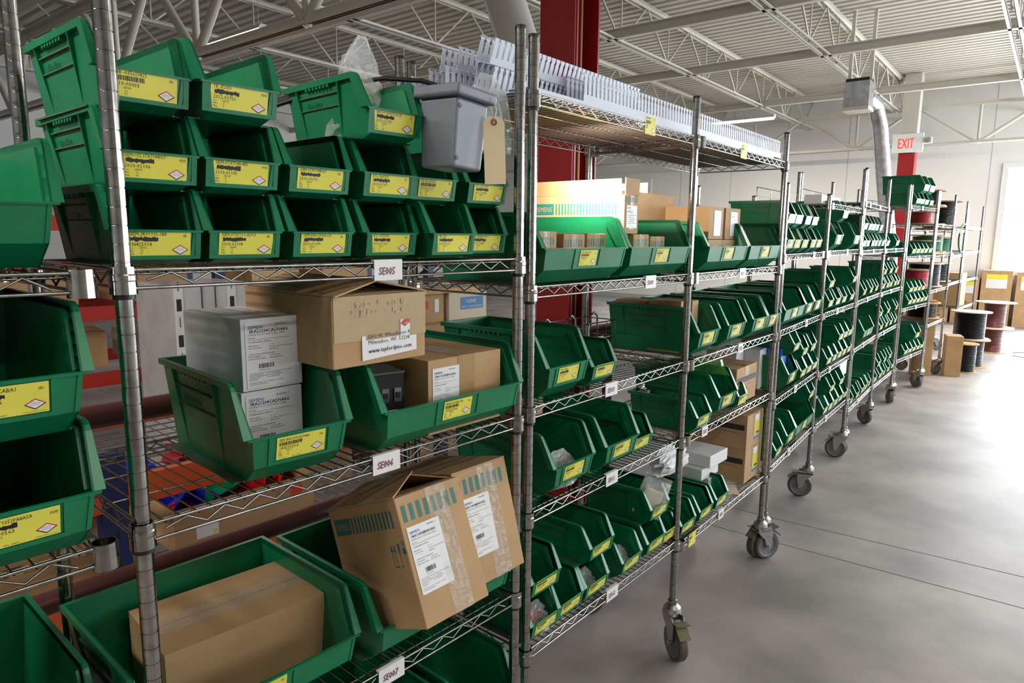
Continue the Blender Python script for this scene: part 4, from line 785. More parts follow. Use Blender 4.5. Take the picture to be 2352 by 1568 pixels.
def teal_band(side='front', z0=.80, z1=.93, n=8, x0=.06, x1=.94, logo=False, icons=False):
    def f(b, w, d, h):
        if side == 'front': P0 = lambda u, z: (-w/2+u*w, -.0005, z*h)
        elif side == 'left': P0 = lambda u, z: (-w/2-.0005, d-u*d, z*h)
        else: P0 = lambda u, z: (-w/2+u*w, -.0005, z*h)
        s = x0
        if logo:
            e = x0+.24; b.add([P0(x0, z0), P0(e, z0), P0(e, z1), P0(x0, z1)], [(0, 1, 2, 3)], 'teal')
            xd = (Vector(P0(1, 0))-Vector(P0(0, 0))).normalized(); o = Vector(P0(x0+.02, z0+(z1-z0)*.27)) + Vector((-.0004 if side == 'left' else 0, -.0004 if side != 'left' else 0, 0))
            b.text('SIEMENS', o, xd, (0, 0, 1), (z1-z0)*h*.62, 'card', maxw=.20*(d if side == 'left' else w)); s = e+.02
        st = (x1-s)/n
        for i in range(n):
            a = s+i*st; b.add([P0(a, z0), P0(a+st*.5, z0), P0(a+st*.5, z1), P0(a, z1)], [(0, 1, 2, 3)], 'teal')
        if icons:
            for u in (.80, .84):                 # upright arrows, glass, umbrella
                b.add([P0(u, .50), P0(u+.006, .50), P0(u+.006, .62), P0(u, .62)], [(0, 1, 2, 3)], 'teal'); b.add([P0(u-.012, .60), P0(u+.018, .60), P0(u+.003, .66)], [(0, 1, 2)], 'teal')
            b.add([P0(.79, .48), P0(.86, .48), P0(.86, .488), P0(.79, .488)], [(0, 1, 2, 3)], 'teal')
            b.add([P0(.885, .66), P0(.92, .66), P0(.912, .59), P0(.905, .58), P0(.900, .58), P0(.893, .59)], [tuple(range(6))], 'teal'); b.add([P0(.900, .49), P0(.905, .49), P0(.905, .59), P0(.900, .59)], [(0, 1, 2, 3)], 'teal'); b.add([P0(.885, .48), P0(.92, .48), P0(.92, .488), P0(.885, .488)], [(0, 1, 2, 3)], 'teal')
            b.add([P0(.945, .58)] + [P0(.968+.025*cos(a), .58+.05*sin(a)) for a in (3.1, 2.6, 2.1, 1.57, 1.0, .5, 0)], [tuple(range(8))], 'teal'); b.add([P0(.966, .49), P0(.970, .49), P0(.970, .60), P0(.966, .60)], [(0, 1, 2, 3)], 'teal')
            for i in range(4): b.add([P0(.95+.011*i, .64), P0(.953+.011*i, .64), P0(.956+.011*i, .68), P0(.953+.011*i, .68)], [(0, 1, 2, 3)], 'teal')
    return f
def on_front(o, me, x, z, rot=0): return put(me, me.name.split('.')[0], o, (x, -.0012, z), (0, rot, 0))
# the two white cartons in the first bin of the second shelf
for i, (z, lb) in enumerate(((1.1155, 'white printed carton standing in green bin 1A425020-5, lower one'), (1.2505, 'white printed carton on top of its twin in bin 1A425020-5'))):
    o = carton(lb, .121, .232, .133, (.285 + .004*i, .118, z), -.03+.03*i, mat_='wbox', tapec=('clear_tape', .024, .0))
    on_front(o, siemens_label('3RA21204CA270AK6', .098, .122), -.004, .066)
# big re-used carton with paper tape resting on both bins
def scuffs(b, w, d, h):
    r = random.Random(5)
    for i in range(46):
        x = r.gauss(-.045 if i < 30 else .03, .014); z = h*.78 + r.uniform(-.014, .012); l = r.uniform(.002, .011)
        b.add([(x, -.0018, z), (x+.0005, -.0018, z), (x+.0008+r.uniform(-.001, .001), -.0018, z+l), (x+.0002, -.0018, z+l)], [(0, 1, 2, 3)], 'ink')
o = carton('large brown carton with beige paper tape resting across both second shelf bins', .222, .312, .133, (.452, .0, 1.2915), -.0, prints=(scuffs,), seam=None)
q = MB(); q.box(-.108, -.0012, .048, .1112, 0, .1325, 'paper_tape'); q.box(-.045, -.0014, .036, .047, -.0002, .06, 'paper_tape'); q.build('paper_tape', o)
q = MB(); q.prism([(-.111, -.012, .133), (-.111, .314, .133), (-.003, .314, .160), (-.003, .004, .158)], [(-.111, -.012, .136), (-.111, .314, .136), (-.003, .314, .163), (-.003, .004, .161)], 'card'); q.build('flap', o)
q = MB(); q.prism([(.111, -.004, .133), (.111, .314, .133), (.003, .314, .157), (.003, .012, .155)], [(.111, -.004, .136), (.111, .314, .136), (.003, .314, .160), (.003, .012, .158)], 'card'); q.build('flap', o)
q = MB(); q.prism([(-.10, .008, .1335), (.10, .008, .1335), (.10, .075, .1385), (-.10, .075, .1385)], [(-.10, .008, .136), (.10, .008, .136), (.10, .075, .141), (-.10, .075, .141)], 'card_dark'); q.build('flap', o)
q = MB(); W_ = .118; q.prism([(-.060, 0, -.024), (.058, 0, -.017), (.058, 0, .010), (.043, 0, .010), (.043, 0, .040), (.022, 0, .040), (.022, 0, .012), (-.052, 0, .010), (-.052, 0, .018), (-.060, 0, .018)],
                             [(-.060, .0006, -.024), (.058, .0006, -.017), (.058, .0006, .010), (.043, .0006, .010), (.043, .0006, .040), (.022, .0006, .040), (.022, .0006, .012), (-.052, .0006, .010), (-.052, .0006, .018), (-.060, .0006, .018)], 'white')
q.text('Milwaukee, WI  53208', (-.048, -.0003, .0025), (1, 0, .02), (0, 0, 1), .0105, 'ink', maxw=.09); q.text('www.taylordyno.com', (-.048, -.0003, -.0125), (1, 0, .02), (.15, 0, 1), .0108, 'ink', maxw=.094); q.text('www.taylordyno.com', (-.0476, -.0003, -.0123), (1, 0, .02), (.15, 0, 1), .0108, 'ink', maxw=.094)
q.text('5302 W. Wheelhouse R', (-.048, -.0003, .0125), (1, 0, .02), (0, 0, 1), .0095, 'ink', maxw=.092)
q.add([(.022, -.0003, .033), (.030, -.0003, .040), (.043, -.0003, .040), (.043, -.0003, .034), (.032, -.0003, .027)], [(0, 1, 2, 3, 4)], 'red_ink'); q.text('er', (.032, -.0006, .031), (1, 0, 0), (0, 0, 1), .008, 'white')
put(q.mesh('address_label'), 'address_label', o, (.020, -.0025, .036), (0, 0, 0)).scale = (1.13, 1, 1.12)
# carton and contactor in the wide bin
o = carton('brown carton with white label standing in the extra wide bin above SE006', .226, .25, .162, (.694, .012, 1.1135), .0, tapec=('tape', .026, .16))
on_front(o, siemens_label('3RA11354DB331AK6', .078, .122), -.062, .082)
t = empty('contactor', (.512, .07, 1.1135), -.25); tag(t, 'black motor contactor with open white terminals beside brown carton', 'contactor')
b = MB(); b.box(-.045, 0, 0, .045, .10, .135, 'black'); b.box(-.047, -.004, .03, .047, 0, .05, 'black'); bevel(b.build('body', t), .002)
b = MB(); b.box(-.046, .0, .135, .046, .10, .139, 'hub'); b.build('top_plate', t)
for i in range(3):
    b = MB(); x = -.028+.028*i; b.box(x-.008, -.004, .075, x+.008, .001, .105, 'galv'); b.box(x-.005, -.006, .084, x+.005, -.003, .096, 'black'); b.build('terminal', t)
for i in range(2):
    b = MB(); x = -.012+.028*i; b.box(x-.011, -.007, .038, x+.011, -.003, .058, 'white'); b.box(x-.004, -.008, .044, x+.004, -.006, .053, 'black'); b.build('auxiliary_contact', t)
# the two leaning cartons
def leaning(label, x, y, z, tilt, h, title, lx, band, d=.25, w=.177, openflap=False, rz=0):
    pr = [teal_band('front', .80, .93, 8)] + ([teal_band('left', .78, .915, 12, logo=True, icons=True)] if band else [])
    o = carton(label, w, d, h, (x, y, z), rz, -tilt, prints=pr, seam=None, bv=.002)
    on_front(o, siemens_label(title, .086, .135), lx, h*.50)
    q = MB(); q.box(-.030+.02, -.0012, 0, .024+.02, -.0002, h, 'clear_tape'); q.build('tape', o)
    return o
o = leaning('brown carton with teal stripes leaning out of bin, left of pair', .550, -.113, .772, .38, .262, '3RA11454JB441AK6', -.035, True)
q = MB(); h = .262
q.prism([(-.0885, .002, h), (-.0885, .25, h), (.02, .252, h+.034), (.02, .06, h+.036)], [(-.0885, .002, h+.003), (-.0885, .25, h+.003), (.02, .252, h+.037), (.02, .06, h+.039)], 'card')
q.text('SIEMENS', (-.01, .09, h+.028), (-.03, 1, .0), (-.9, -.03, -.28), .022, 'teal'); q.build('flap', o)
q = MB(); q.prism([(.0885, .03, h), (.0885, .25, h), (.02, .252, h+.030), (.02, .07, h+.030)], [(.0885, .03, h+.003), (.0885, .25, h+.003), (.02, .252, h+.033), (.02, .07, h+.033)], 'card'); q.build('flap', o)
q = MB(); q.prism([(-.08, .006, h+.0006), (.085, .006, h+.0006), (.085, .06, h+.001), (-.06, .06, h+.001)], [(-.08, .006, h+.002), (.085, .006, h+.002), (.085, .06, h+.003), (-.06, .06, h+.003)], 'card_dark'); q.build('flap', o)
o = leaning('brown carton with teal stripes leaning out of bin, right of pair', .7335, -.058, .760, .27, .258, '3RA11454JB441AK6', -.030, False)
q = MB(); h = .258; q.prism([(-.088, .0, h), (.088, .0, h), (.088, .25, h+.012), (-.088, .25, h+.006)], [(-.088, .0, h+.003), (.088, .0, h+.003), (.088, .25, h+.015), (-.088, .25, h+.009)], 'card'); q.build('flap', o)
# flat dented carton in the lower left bin
o = carton('wide dented brown carton lying in the bin at the lower left', .315, .205, .135, (.228, .135, .658), -.07, seam='x', bv=.006, tapec=('clear_tape', .03, 0))
# bottom left corner: open carton on the lowest left shelf, black block darkening its inside
o = carton('open brown carton at the bottom left corner under the left rack', .34, .30, .20, (-.36, .12, .662), .0, open_=True)
b = MB(); b.prism([(.17, .0, .20), (.17, .30, .20), (.185, .30, .36), (.185, .0, .36)], [(.173, .0, .20), (.173, .30, .20), (.188, .30, .36), (.188, .0, .36)], 'card'); b.build('flap', o)
b = MB(); b.box(-.15, .02, .01, .15, .27, .18, 'black'); tag(bevel(b.build('darkening_block', None, (-.36, .12, .662)), .02), 'black block darkening the inside of the open carton at the bottom left corner', 'filler')

# ------------------------------------------------------------ bags
def bag(label, loc, w, d, h, seed, lean=0, rz=0, top=.15, mat_='bag', name='plastic_bag', shape=1.0):
    r = random.Random(seed); b = MB(); n, m = 20, 14; vs = []
    for j in range(m+1):
        v = j/m; z = h*v; prof = (sin(pi*min(1, v*1.15+.12))**.55) if v < .75 else None
        ww = w/2*((1-v)*.85+.25 if v < .3 else (1.08-(v-.3)*.45*shape)) * (1 if v < .75 else 1-(v-.75)*4*(1-top)); ww = max(ww, w*.02)
        dd = d/2*max(.05, 1-abs(v-.25)*1.35) 
        for i in range(n):
            a = 2*pi*i/n; k = 1 + r.uniform(-.13, .13)
            sx = (1 if cos(a) > 0 else -1)*abs(cos(a))**.7; sy = (1 if sin(a) > 0 else -1)*abs(sin(a))**.7
            vs.append((sx*ww*k + lean*v*w + r.uniform(-.03, .03)*w*v, sy*dd*k, z*(1+r.uniform(-.02, .02)*v)))
    fs = [(j*n+i, j*n+(i+1) % n, (j+1)*n+(i+1) % n, (j+1)*n+i) for j in range(m) for i in range(n)] + [tuple(range(n))[::-1], tuple(m*n+i for i in range(n))]
    b.add(vs, fs, mat_, False); o = b.build(name, None, loc, (0, 0, rz)); tag(o, label, 'bag'); return o
bag('crumpled clear plastic bag standing up in green bin 2010-01195', (.475, .11, 1.7155), .105, .075, .205, 4, lean=.30, rz=.1, top=.25)
o = bag('clear plastic bag of coiled tubing hanging over the last top bin', (.80, .05, 1.722), .13, .07, .17, 9, lean=.02, top=.5, mat_='bag_thin')
b = MB(); 
for i, rr in enumerate((.046, .039, .032)): b.tube([(rr*cos(a/12*pi)*.9, -.004+.006*i, .07+rr*sin(a/12*pi)*1.3) for a in range(-2, 20)], .0035, 'duct', 6)
b.build('tubing', o)
b = MB(); b.tube([(.40, .30, 1.79), (.48, .16, 1.832), (.53, .08, 1.842), (.58, .02, 1.838), (.62, -.02, 1.822)], .0045, 'black', 8); tag(b.build('cable'), 'black cable arching over the grey enclosure on the nearest rack', 'cable')
b = MB(); vs = []; n, m = 8, 10
for sd in (-1, 1):
    for j in range(m+1):
        for i in range(n+1):
            u, v_ = i/n, j/m; bu = sd*.014*sin(pi*u)**.6*(sin(pi*min(1, v_*1.15))**.7 if v_ < .87 else 0) + .003*sin(9*u+5*v_)
            vs.append(((u-.5)*.105, bu, v_*.145))
for q in (0, (n+1)*(m+1)): b.add(vs[q:q+(n+1)*(m+1)], [(j*(n+1)+i, j*(n+1)+i+1, (j+1)*(n+1)+i+1, (j+1)*(n+1)+i) for j in range(m) for i in range(n)], 'bag', True)
o = b.build('zip_bag', None, wp(2, .70, .03, .590), (-.2, .40, -.75)); tag(o, 'clear zip bag with white parts standing in upper bin above SE012', 'bag')
b = MB(); b.box(-.036, -.007, .03, .034, .007, .095, 'cream'); bevel(b.build('white_part', o), .003)
bag('loose clear bag lying in the large bin leftmost above SE011', tuple(wp(2, .20, .05, .840)), .13, .09, .10, 22, top=.6)
o = bag('clear bag of red caps in lowest bin by the near post', tuple(wp(2, .07, .035, .456)), .10, .09, .085, 23, top=.7, mat_='bag_thin')
for i in range(9):
    b = MB(); r = random.Random(i); b.lathe([(0, 0), (.008, 0), (.008, .02), (.005, .024), (0, .024)], 'red_p', 10, c=(r.uniform(-.03, .03), r.uniform(-.03, .02), r.uniform(.0, .05)), X=Matrix.Rotation(r.uniform(-.4, .4), 4, 'X')); b.build('cap', o)
bag('dark bag of parts in the third lower bin above SE012', tuple(wp(2, .335, .05, .456)), .10, .09, .075, 24, top=.6, mat_='bag_thin')
bag('grey bag of parts in the fourth lower bin above SE012', tuple(wp(2, .54, .05, .456)), .10, .08, .075, 25, top=.6, mat_='bag_thin')
bag('clear bag in green bin on the lowest shelf, fifth rack', tuple(wp(5, .286, .05, .44)), .10, .08, .12, 26, top=.6)
bag('white bag behind the stacked white boxes on the bottom shelf', tuple(wp(3, .25, .15, .615)), .22, .10, .11, 27, top=.8, mat_='white')

b = MB(); b.tube([(-.50, -.02, 1.64), (-.44, .0, 1.675), (-.36, .03, 1.66), (-.27, .0, 1.64), (-.245, -.03, 1.60), (-.27, -.05, 1.575), (-.33, -.04, 1.565), (-.42, -.0, 1.57)], .006, 'black', 8); tag(b.build('cable'), 'black cable end looping over the bin at the left edge', 'cable')
# ------------------------------------------------------------ grey enclosure with tag
t = empty('junction_box', (.588, -.050, 1.663), 0); t.rotation_euler = (radians(2), radians(3), radians(4)); tag(t, 'grey moulded electrical enclosure with manila tag, resting on the top bins', 'enclosure')
b = MB(); b.prism([(-.041, -.045, 0), (.041, -.045, 0), (.041, .041, 0), (-.041, .041, 0)], [(-.046, -.050, .128), (.046, -.050, .128), (.046, .046, .128), (-.046, .046, .128)], 'grey_box'); bevel(b.build('body', t), .006, 3)
b = MB(); b.box(-.058, -.062, .128, .058, .056, .150, 'grey_box'); bevel(b.build('lid', t), .006, 3)
for sx, sz in ((-.034, .018), (-.037, .112)):
    b = MB(); b.lathe([(.0045, 0), (.0045, .001), (0, .001)], 'black', 12, X=Matrix.Translation((sx, -.0455-sz*.036, sz)) @ Matrix.Rotation(pi/2, 4, 'X')); b.build('screw_hole', t)
b = MB(); Xt = Matrix.Translation((.050, -.068, .045)) @ Matrix.Rotation(-.55, 4, 'Z') @ Matrix.Rotation(-.10, 4, 'Y')
sh = [(-.022, -.066), (.022, -.066), (.022, .050), (.013, .062), (-.013, .062), (-.022, .050)]
b.prism([Xt @ Vector((x, 0, z)) for x, z in sh], [Xt @ Vector((x, .0007, z)) for x, z in sh], 'tag')
b.lathe([(.0025, 0), (.0065, 0), (.0065, .0006), (.0025, .0006)], 'rust_pipe', 14, X=Xt @ Matrix.Translation((0, -.0002, .051)) @ Matrix.Rotation(pi/2, 4, 'X')); b.tube([Xt @ Vector((0, 0, .052)), Xt @ Vector((.004, -.006, .075)), Xt @ Vector((-.01, -.002, .102))], .0006, 'zinc', 5)
o = b.build('manila_tag', t)

# ------------------------------------------------------------ slotted wire duct on the top shelf
def wire_duct(label, s0, s1, v, z, w=.06, h=.075, roll=0, pitch=.0215, open_top=True, yaw=0):
    b = MB(); L = s1-s0; t = .0018
    b.box(0, -w/2, 0, L, w/2, t, 'duct')
    for sg in (-1, 1):
        y0, y1 = sorted((sg*w/2, sg*(w/2-t))); b.box(0, y0, 0, L, y1, h*.30, 'duct'); n = int(L/pitch)
        for i in range(n):
            x = i*pitch; e = x+pitch-.005; zt = h-.003
            o = [(x+.003, h*.3), (e, h*.3), (e, h*.78), (e-.0022, h*.82), (e-.0022, h*.86), (e, h*.90), (e+.001, h*.97), (e+.001, h), (x+.002, h), (x+.002, h*.97), (x+.003, h*.90), (x+.0052, h*.86), (x+.0052, h*.82), (x+.003, h*.78)]
            b.prism([(px, y0, pz) for px, pz in o], [(px, y1, pz) for px, pz in o], 'duct')
            b.box(x+.002, min(sg*w/2, sg*(w/2-.006)), h, e+.001, max(sg*w/2, sg*(w/2-.006)), h+.0015, 'duct')
    tt, o_, an, L_ = RACKS[2]; p = wp(2, s0, v, z); m = b.build('wire_duct', None, p, (roll, 0, an+.012+yaw)); tag(m, label, 'wire duct', 'white slotted wire ducts on the top shelves'); return m
def cover(label, s0, s1, v, z, w=.07):
    b = MB(); L = s1-s0; b.box(0, -w/2, .010, L, w/2, .012, 'duct'); b.box(0, -w/2, 0, L, -w/2+.002, .010, 'duct'); b.box(0, w/2-.002, 0, L, w/2, .010, 'duct')
    tt, o_, an, L_ = RACKS[2]; m = b.build('duct_cover', None, wp(2, s0, v, z), (0, 0, an+.012)); tag(m, label, 'duct cover', 'white duct covers under the wire ducts')
Z2 = 1.8745
cover('white duct cover strip lying lowest along the shelf front edge', .03, 1.80, .075, Z2-.0005); cover('white duct cover strip stacked second along the shelf front edge', .05, 1.84, .082, Z2+.0125)
cover('white duct cover strip lying behind the front ones', .02, 1.80, .16, Z2-.0005)
wire_duct('long slotted white wire duct, front one over the third rack', .31, 1.98, .095, Z2+.026)
wire_duct('slotted white wire duct with splayed fingers left of front duct', .02, 1.20, .185, Z2+.014, roll=.25)
wire_duct('slotted white wire duct stacked on top beside the near posts', -.0, .75, .16, Z2+.085, roll=.30, w=.05, h=.06)
wire_duct('slotted white wire duct lying behind, reaching past rear post', -.05, 1.25, .27, Z2+.0, h=.08)
wire_duct('slotted white wire duct at the back, end cut by grey enclosure', -.08, 1.3, .36, Z2+.0, h=.06)
wire_duct('slotted white wire duct on top of the rear ones, open end showing', .02, 1.1, .30, Z2+.082, roll=.15, w=.065, h=.065, yaw=-.03)
b = MB(); b.box(.05, .17, 1.865, 1.78, .40, 1.8655, 'card_dark')
b = MB(); b.box(.04, .04, .0005, .86, .41, .003, 'liner'); o = b.build('shelf_liner', None, wp(2, 0, 0, 1.8715), (0, 0, RACKS[2][2])); o.location.z = 1.8715
tag(o, 'brown board lining the top shelf of the second rack', 'board'); o.location.z = 1.872
b = MB(); b.box(.06, .04, 0, .93, .41, .003, 'liner'); o = b.build('shelf_liner', None, wp(3, 0, 0, 1.872), (0, 0, RACKS[3][2])); tag(o, 'brown board lining the top shelf of the third rack', 'board')
# yellow shelf labels
for k, s, z, w in ((2, .555, 1.862, 'second'), (3, .43, 1.862, 'third')):
    o = put(bin_label(('shelf%d' % k, '', ''), 'bar', lod=1, w=.062, h=.052), 'yellow_card', None, wp(k, s, -.010, z), (0, 0, RACKS[k][2])); tag(o, 'yellow barcode card clipped to top shelf edge of the %s rack' % w, 'card')
o = put(bin_label(('shelf9', '', ''), 'scr', lod=1, w=.062, h=.052), 'yellow_card', None, wp(3, .13, -.010, .408), (0, 0, RACKS[3][2])); tag(o, 'yellow card hanging below the bottom shelf edge near the middle caster', 'card')

# ------------------------------------------------------------ cartons in the second and third rack
AN2, AN3 = RACKS[2][2], RACKS[3][2]
def small_label(o, w, h, x, z, title='CRHOEVO'):
    q = MB(); q.box(-w/2, 0, -h/2, w/2, .0005, h/2, 'white'); q.text('SIEMENS', (-w/2+.004, -.0004, h/2-.010), (1, 0, 0), (0, 0, 1), .007, 'blue_ink', maxw=w*.5); q.text(title, (-w/2+.004, -.0004, h/2-.022), (1, 0, 0), (0, 0, 1), .010, 'ink', maxw=w*.6)
    for i in range(5): q.box(-w/2+.004, -.0004, h/2-.030-.006*i, w/2-.006-.01*(i % 2), -.0001, h/2-.0290-.006*i, 'ink') if h/2-.030-.006*i > -h/2+.002 else None
    put(q.mesh('shipping_label'), 'shipping_label', o, (x, -.0012, z))
def clear_strip(o, h):
    q = MB(); q.box(-.014, -.0016, h*.1, .014, -.0004, h, 'clear_tape'); q.build('tape', o)
for i, (s, v, h, lb) in enumerate(((.122, .045, .128, 'first of three'), (.245, .04, .122, 'second of three'), (.365, .045, .124, 'third of three'))):
    o = carton('small brown striped carton, %s in the bin left above SE009' % lb, .098, .15, h, wp(2, s, v, 1.4215), AN2+(.03, -.03, 0)[i], prints=(teal_band('front', .72, .88, 7),), seam=None, group='small striped cartons in bins above SE009'); small_label(o, .066, .06, 0, h*.34); clear_strip(o, h)
for i, (s, v, h, lb) in enumerate(((.520, .06, .124, 'under the tall carton'), (.635, .05, .124, 'in the middle'), (.745, .05, .118, 'at the right'))):
    o = carton('small brown striped carton %s in the bin right above SE009' % lb, .098, .15, h, wp(2, s, v, 1.4215), AN2, prints=(teal_band('front', .72, .88, 7),), seam=None, group='small striped cartons in bins above SE009'); small_label(o, .066, .055, .0, h*.34, 'CRHOFVO'); clear_strip(o, h)
o = carton('long brown striped carton lying back to front above SE009, flap open', .092, .35, .118, wp(2, .575, .055, 1.5465), AN2+.03, prints=(teal_band('front', .80, .94, 6), teal_band('left', .50, .80, 20, x0=.02, logo=True)), seam=None); small_label(o, .068, .068, 0, .052); clear_strip(o, .118)
q = MB(); q.box(-.045, -.002, .118, .046, .0006, .168, 'card'); q.build('flap', o)
q = MB(); q.prism([(-.046, .01, .118), (-.046, .35, .118), (-.052, .35, .165), (-.052, .01, .165)], [(-.0435, .01, .118), (-.0435, .35, .118), (-.0495, .35, .165), (-.0495, .01, .165)], 'card'); q.build('flap', o)
o = carton('long plain brown carton behind the bins, between second and third rack', .56, .12, .10, wp(2, .93, .23, 1.598), AN2, seam='x')
for i, (s, lb) in enumerate(((.345, 'left'), (.515, 'right'))):
    o = carton('tall brown carton on top of two others, %s one, above the third rack bin' % lb, .150, .19, .122, wp(3, s, .05, 1.5315), AN3+(.02, -.02)[i], seam='x'); small_label(o, .07, .095, .01, .060)
for i, (s, lb) in enumerate(((.335, 'left'), (.475, 'right'))):
    o = carton('low brown carton in third rack bin under the tall ones, %s one' % lb, .138, .18, .108, wp(3, s, .045, 1.4215), AN3, seam='x'); small_label(o, .06, .05, .0, .06)
for i, (s, v, z, w, d, lb) in enumerate(((.165, .215, 1.1145, .10, .13, 'rear left'), (.235, .07, 1.1145, .055, .14, 'front right'), (.150, .07, 1.1145, .085, .13, 'front left'))):
    carton('brown carton inside the large bin on the third rack, %s' % lb, w, d, .183+.004*i, wp(3, s, v, z), AN3, seam='x')
def sqd(b, w, d, h, side='front'):
    def bar(x0, x1, z0, z1, k, off=.0006):
        if side == 'front': b.add([(x0*w-w/2, -off, z0*h), (x1*w-w/2, -off, z0*h), (x1*w-w/2, -off, z1*h), (x0*w-w/2, -off, z1*h)], [(0, 1, 2, 3)], k)
        else: b.add([(-w/2-off, d-x0*d, z0*h), (-w/2-off, d-x1*d, z0*h), (-w/2-off, d-x1*d, z1*h), (-w/2-off, d-x0*d, z1*h)], [(0, 1, 2, 3)], k)
    bar(.14, .97, .56, .72, 'ink'); bar(.10, .90, .47, .478, 'ink')
    W2 = w if side == 'front' else d; xd = (1, 0, 0) if side == 'front' else (0, -1, 0)
    o1 = (-w/2+.22*w, -.001, .59*h) if side == 'front' else (-w/2-.001, d-.30*d, .59*h); o2 = (-w/2+.12*w, -.001, .34*h) if side == 'front' else (-w/2-.001, d-.12*d, .34*h)
    b.text('SQUARE D', o1, xd, (0, 0, 1), .11*h, 'card', maxw=.6*W2); b.text('by Schneider Electric', o2, xd, (0, 0, 1), .09*h, 'ink', maxw=.78*W2)
    bx = (.04, .12) if side == 'front' else (.16, .25); bar(bx[0], bx[1], .56, .72, 'ink' if side == 'front' else 'card', .0009)
o = carton('brown carton with black band alone on the fourth shelf, third rack', .245, .27, .155, wp(3, .705, .02, .834), AN3, prints=(sqd,), seam='y', tapec=('tape', .025, .05))
for i, (z, lb) in enumerate(((.4325, 'lower'), (.5905, 'upper'))):
    o = carton('brown carton with black band on bottom shelf at right post, %s one' % lb, .212, .36, .157, wp(3, .875, .025, z), AN3, prints=(lambda b, w, d, h: sqd(b, w, d, h, 'left'),), seam='y', tapec=('tape', .03, .10))
    q = MB(); q.box(-.01, -.0012, .043, .055, -.0002, .115, 'yellow'); q.box(-.005, -.0012, .115, .05, -.0002, .145, 'white'); q.box(.015, -.0016, .052, .05, -.0011, .062, 'ink'); q.box(-.01, -.0014, .030, .055, -.0003, .043, 'blue_ink'); q.build('shipping_label', o)
for i, (s, v, z, w, d, h, lb) in enumerate(((.49, .06, .4335, .09, .14, .105, 'standing in the bin, lowest'), (.475, .07, .5395, .16, .18, .048, 'middle of the stack'), (.515, .05, .5885, .17, .20, .052, 'topmost of the stack'))):
    carton('white box %s on the bottom shelf of third rack' % lb, w, d, h, wp(3, s, v, z), AN3-.05, mat_='white', seam=None)
b = MB(); b.box(-.035, 0, 0, .035, .10, .075, 'hub'); tag(bevel(b.build('grey_block', None, wp(3, .252, .055, .434), (0, 0, AN3)), .003), 'grey block inside a small bin on the bottom shelf, third rack', 'block')
b = MB(); b.box(-.06, -.035, 0, .06, .035, .0012, 'cream'); tag(b.build('paper_card', None, wp(3, .66, .05, .4325), (0, 0, AN3+.5)), 'cream paper card lying flat on the bottom shelf of third rack', 'card')
b = MB(); b.prism([(-.01, -.0, 0), (-.01, .25, 0), (-.01, .25, .06), (-.01, .045, .06)], [(-.009, 0, 0), (-.009, .25, 0), (-.009, .25, .06), (-.009, .045, .06)], 'green_film'); b.prism([(-.01, .045, .06), (-.01, .003, -.075), (.012, .003, -.075), (.012, .045, .06)], [(-.01, .046, .061), (-.01, .004, -.075), (.012, .004, -.075), (.012, .046, .061)], 'green_film')
tag(b.build('plastic_sheet', None, wp(3, .515, .02, .975), (0, 0, AN3)), 'translucent bright green plastic sheet over the side of a bin', 'sheet')
o = carton('bundled brown cartons on top of the bins above SE011', .15, .16, .07, wp(2, .20, .16, 1.0125), AN2, seam=None, prints=(teal_band('front', .3, .8, 6),))
# conduit fittings
def fitting(label, k, s, v, z, seed, rr=.019):
    r = random.Random(seed); b = MB(); an = r.uniform(-.6, .9); pts = [(-.03, 0, 0), (-.01, 0, .004), (.008, .004, .012), (.018, .008, .028), (.02, .01, .045)]
    b.tube(pts, [rr*.8, rr*.85, rr*.85, rr*.85, rr*.8], 'zinc', 14)
    for p, a in ((0, pi/2), (4, 0)):
        X = Matrix.Translation(pts[p]) @ Matrix.Rotation(a, 4, 'Y'); b.lathe([(rr*.6, -.004), (rr*1.1, -.004), (rr*1.1, .004), (rr*.9, .005), (rr*1.12, .009), (rr*1.12, .013), (rr*.6, .013)], 'zinc', 14, X=X)
    o = b.build('conduit_fitting', None, wp(k, s, v, z) + Vector((0, 0, rr*.7)), (r.uniform(-.3, .3), r.uniform(-.3, .3), an)); o.scale = (.78, .78, .78); tag(o, label, 'fitting', 'zinc conduit fittings in the bins')
q = 0
for k, s, v, z, n, where in ((2, .338, .05, 1.122, 6, 'in the small bin above SE010'), (3, .125, .03, .842, 5, 'in the small bin beside the middle post'), (3, .125, .18, .90, 3, 'behind the first heap, same bin')):
    for i in range(n):
        fitting('shiny zinc elbow fitting, number %s of the heap %s' % (('one', 'two', 'three', 'four', 'five', 'six')[i], where) if 0 else 'zinc elbow fitting heaped %s, %s' % (where, ('lowest left', 'lowest right', 'middle left', 'middle right', 'upper left', 'topmost')[i]), k, s + (-.024, .022)[i % 2], v + .010*i + .015, z + .022*(i//2), 50+q); q += 1
# wire basket with hardware at the back of the SE010 shelf
t = empty('wire_basket', wp(2, .38, .27, 1.114), AN2); tag(t, 'wire basket with hooped handles at the back above SE010', 'basket')
b = MB()
for z in (.06, .12): b.tube([(0, 0, z), (.48, 0, z), (.48, .13, z), (0, .13, z), (0, 0, z)], .0025, 'chrome', 6)
for i in range(9): b.tube([(.06*i, .13, .12), (.06*i, .13, .003), (.06*i, 0, .003), (.06*i, 0, .12)], .0015, 'chrome', 5)
b.build('frame', t)
for x in (.02, .16, .30):
    b = MB(); b.tube([(x, 0, .03), (x, 0, .12), (x+.01, 0, .15), (x+.035, 0, .16), (x+.055, 0, .145), (x+.06, 0, .10)], .0035, 'chrome', 8); b.build('handle', t)
b = MB(); o_ = [(0, 0), (.055, 0), (.055, .075), (.048, .085), (.042, .075), (.034, .088), (.028, .078), (.02, .09), (.014, .08), (.006, .09), (0, .08)]
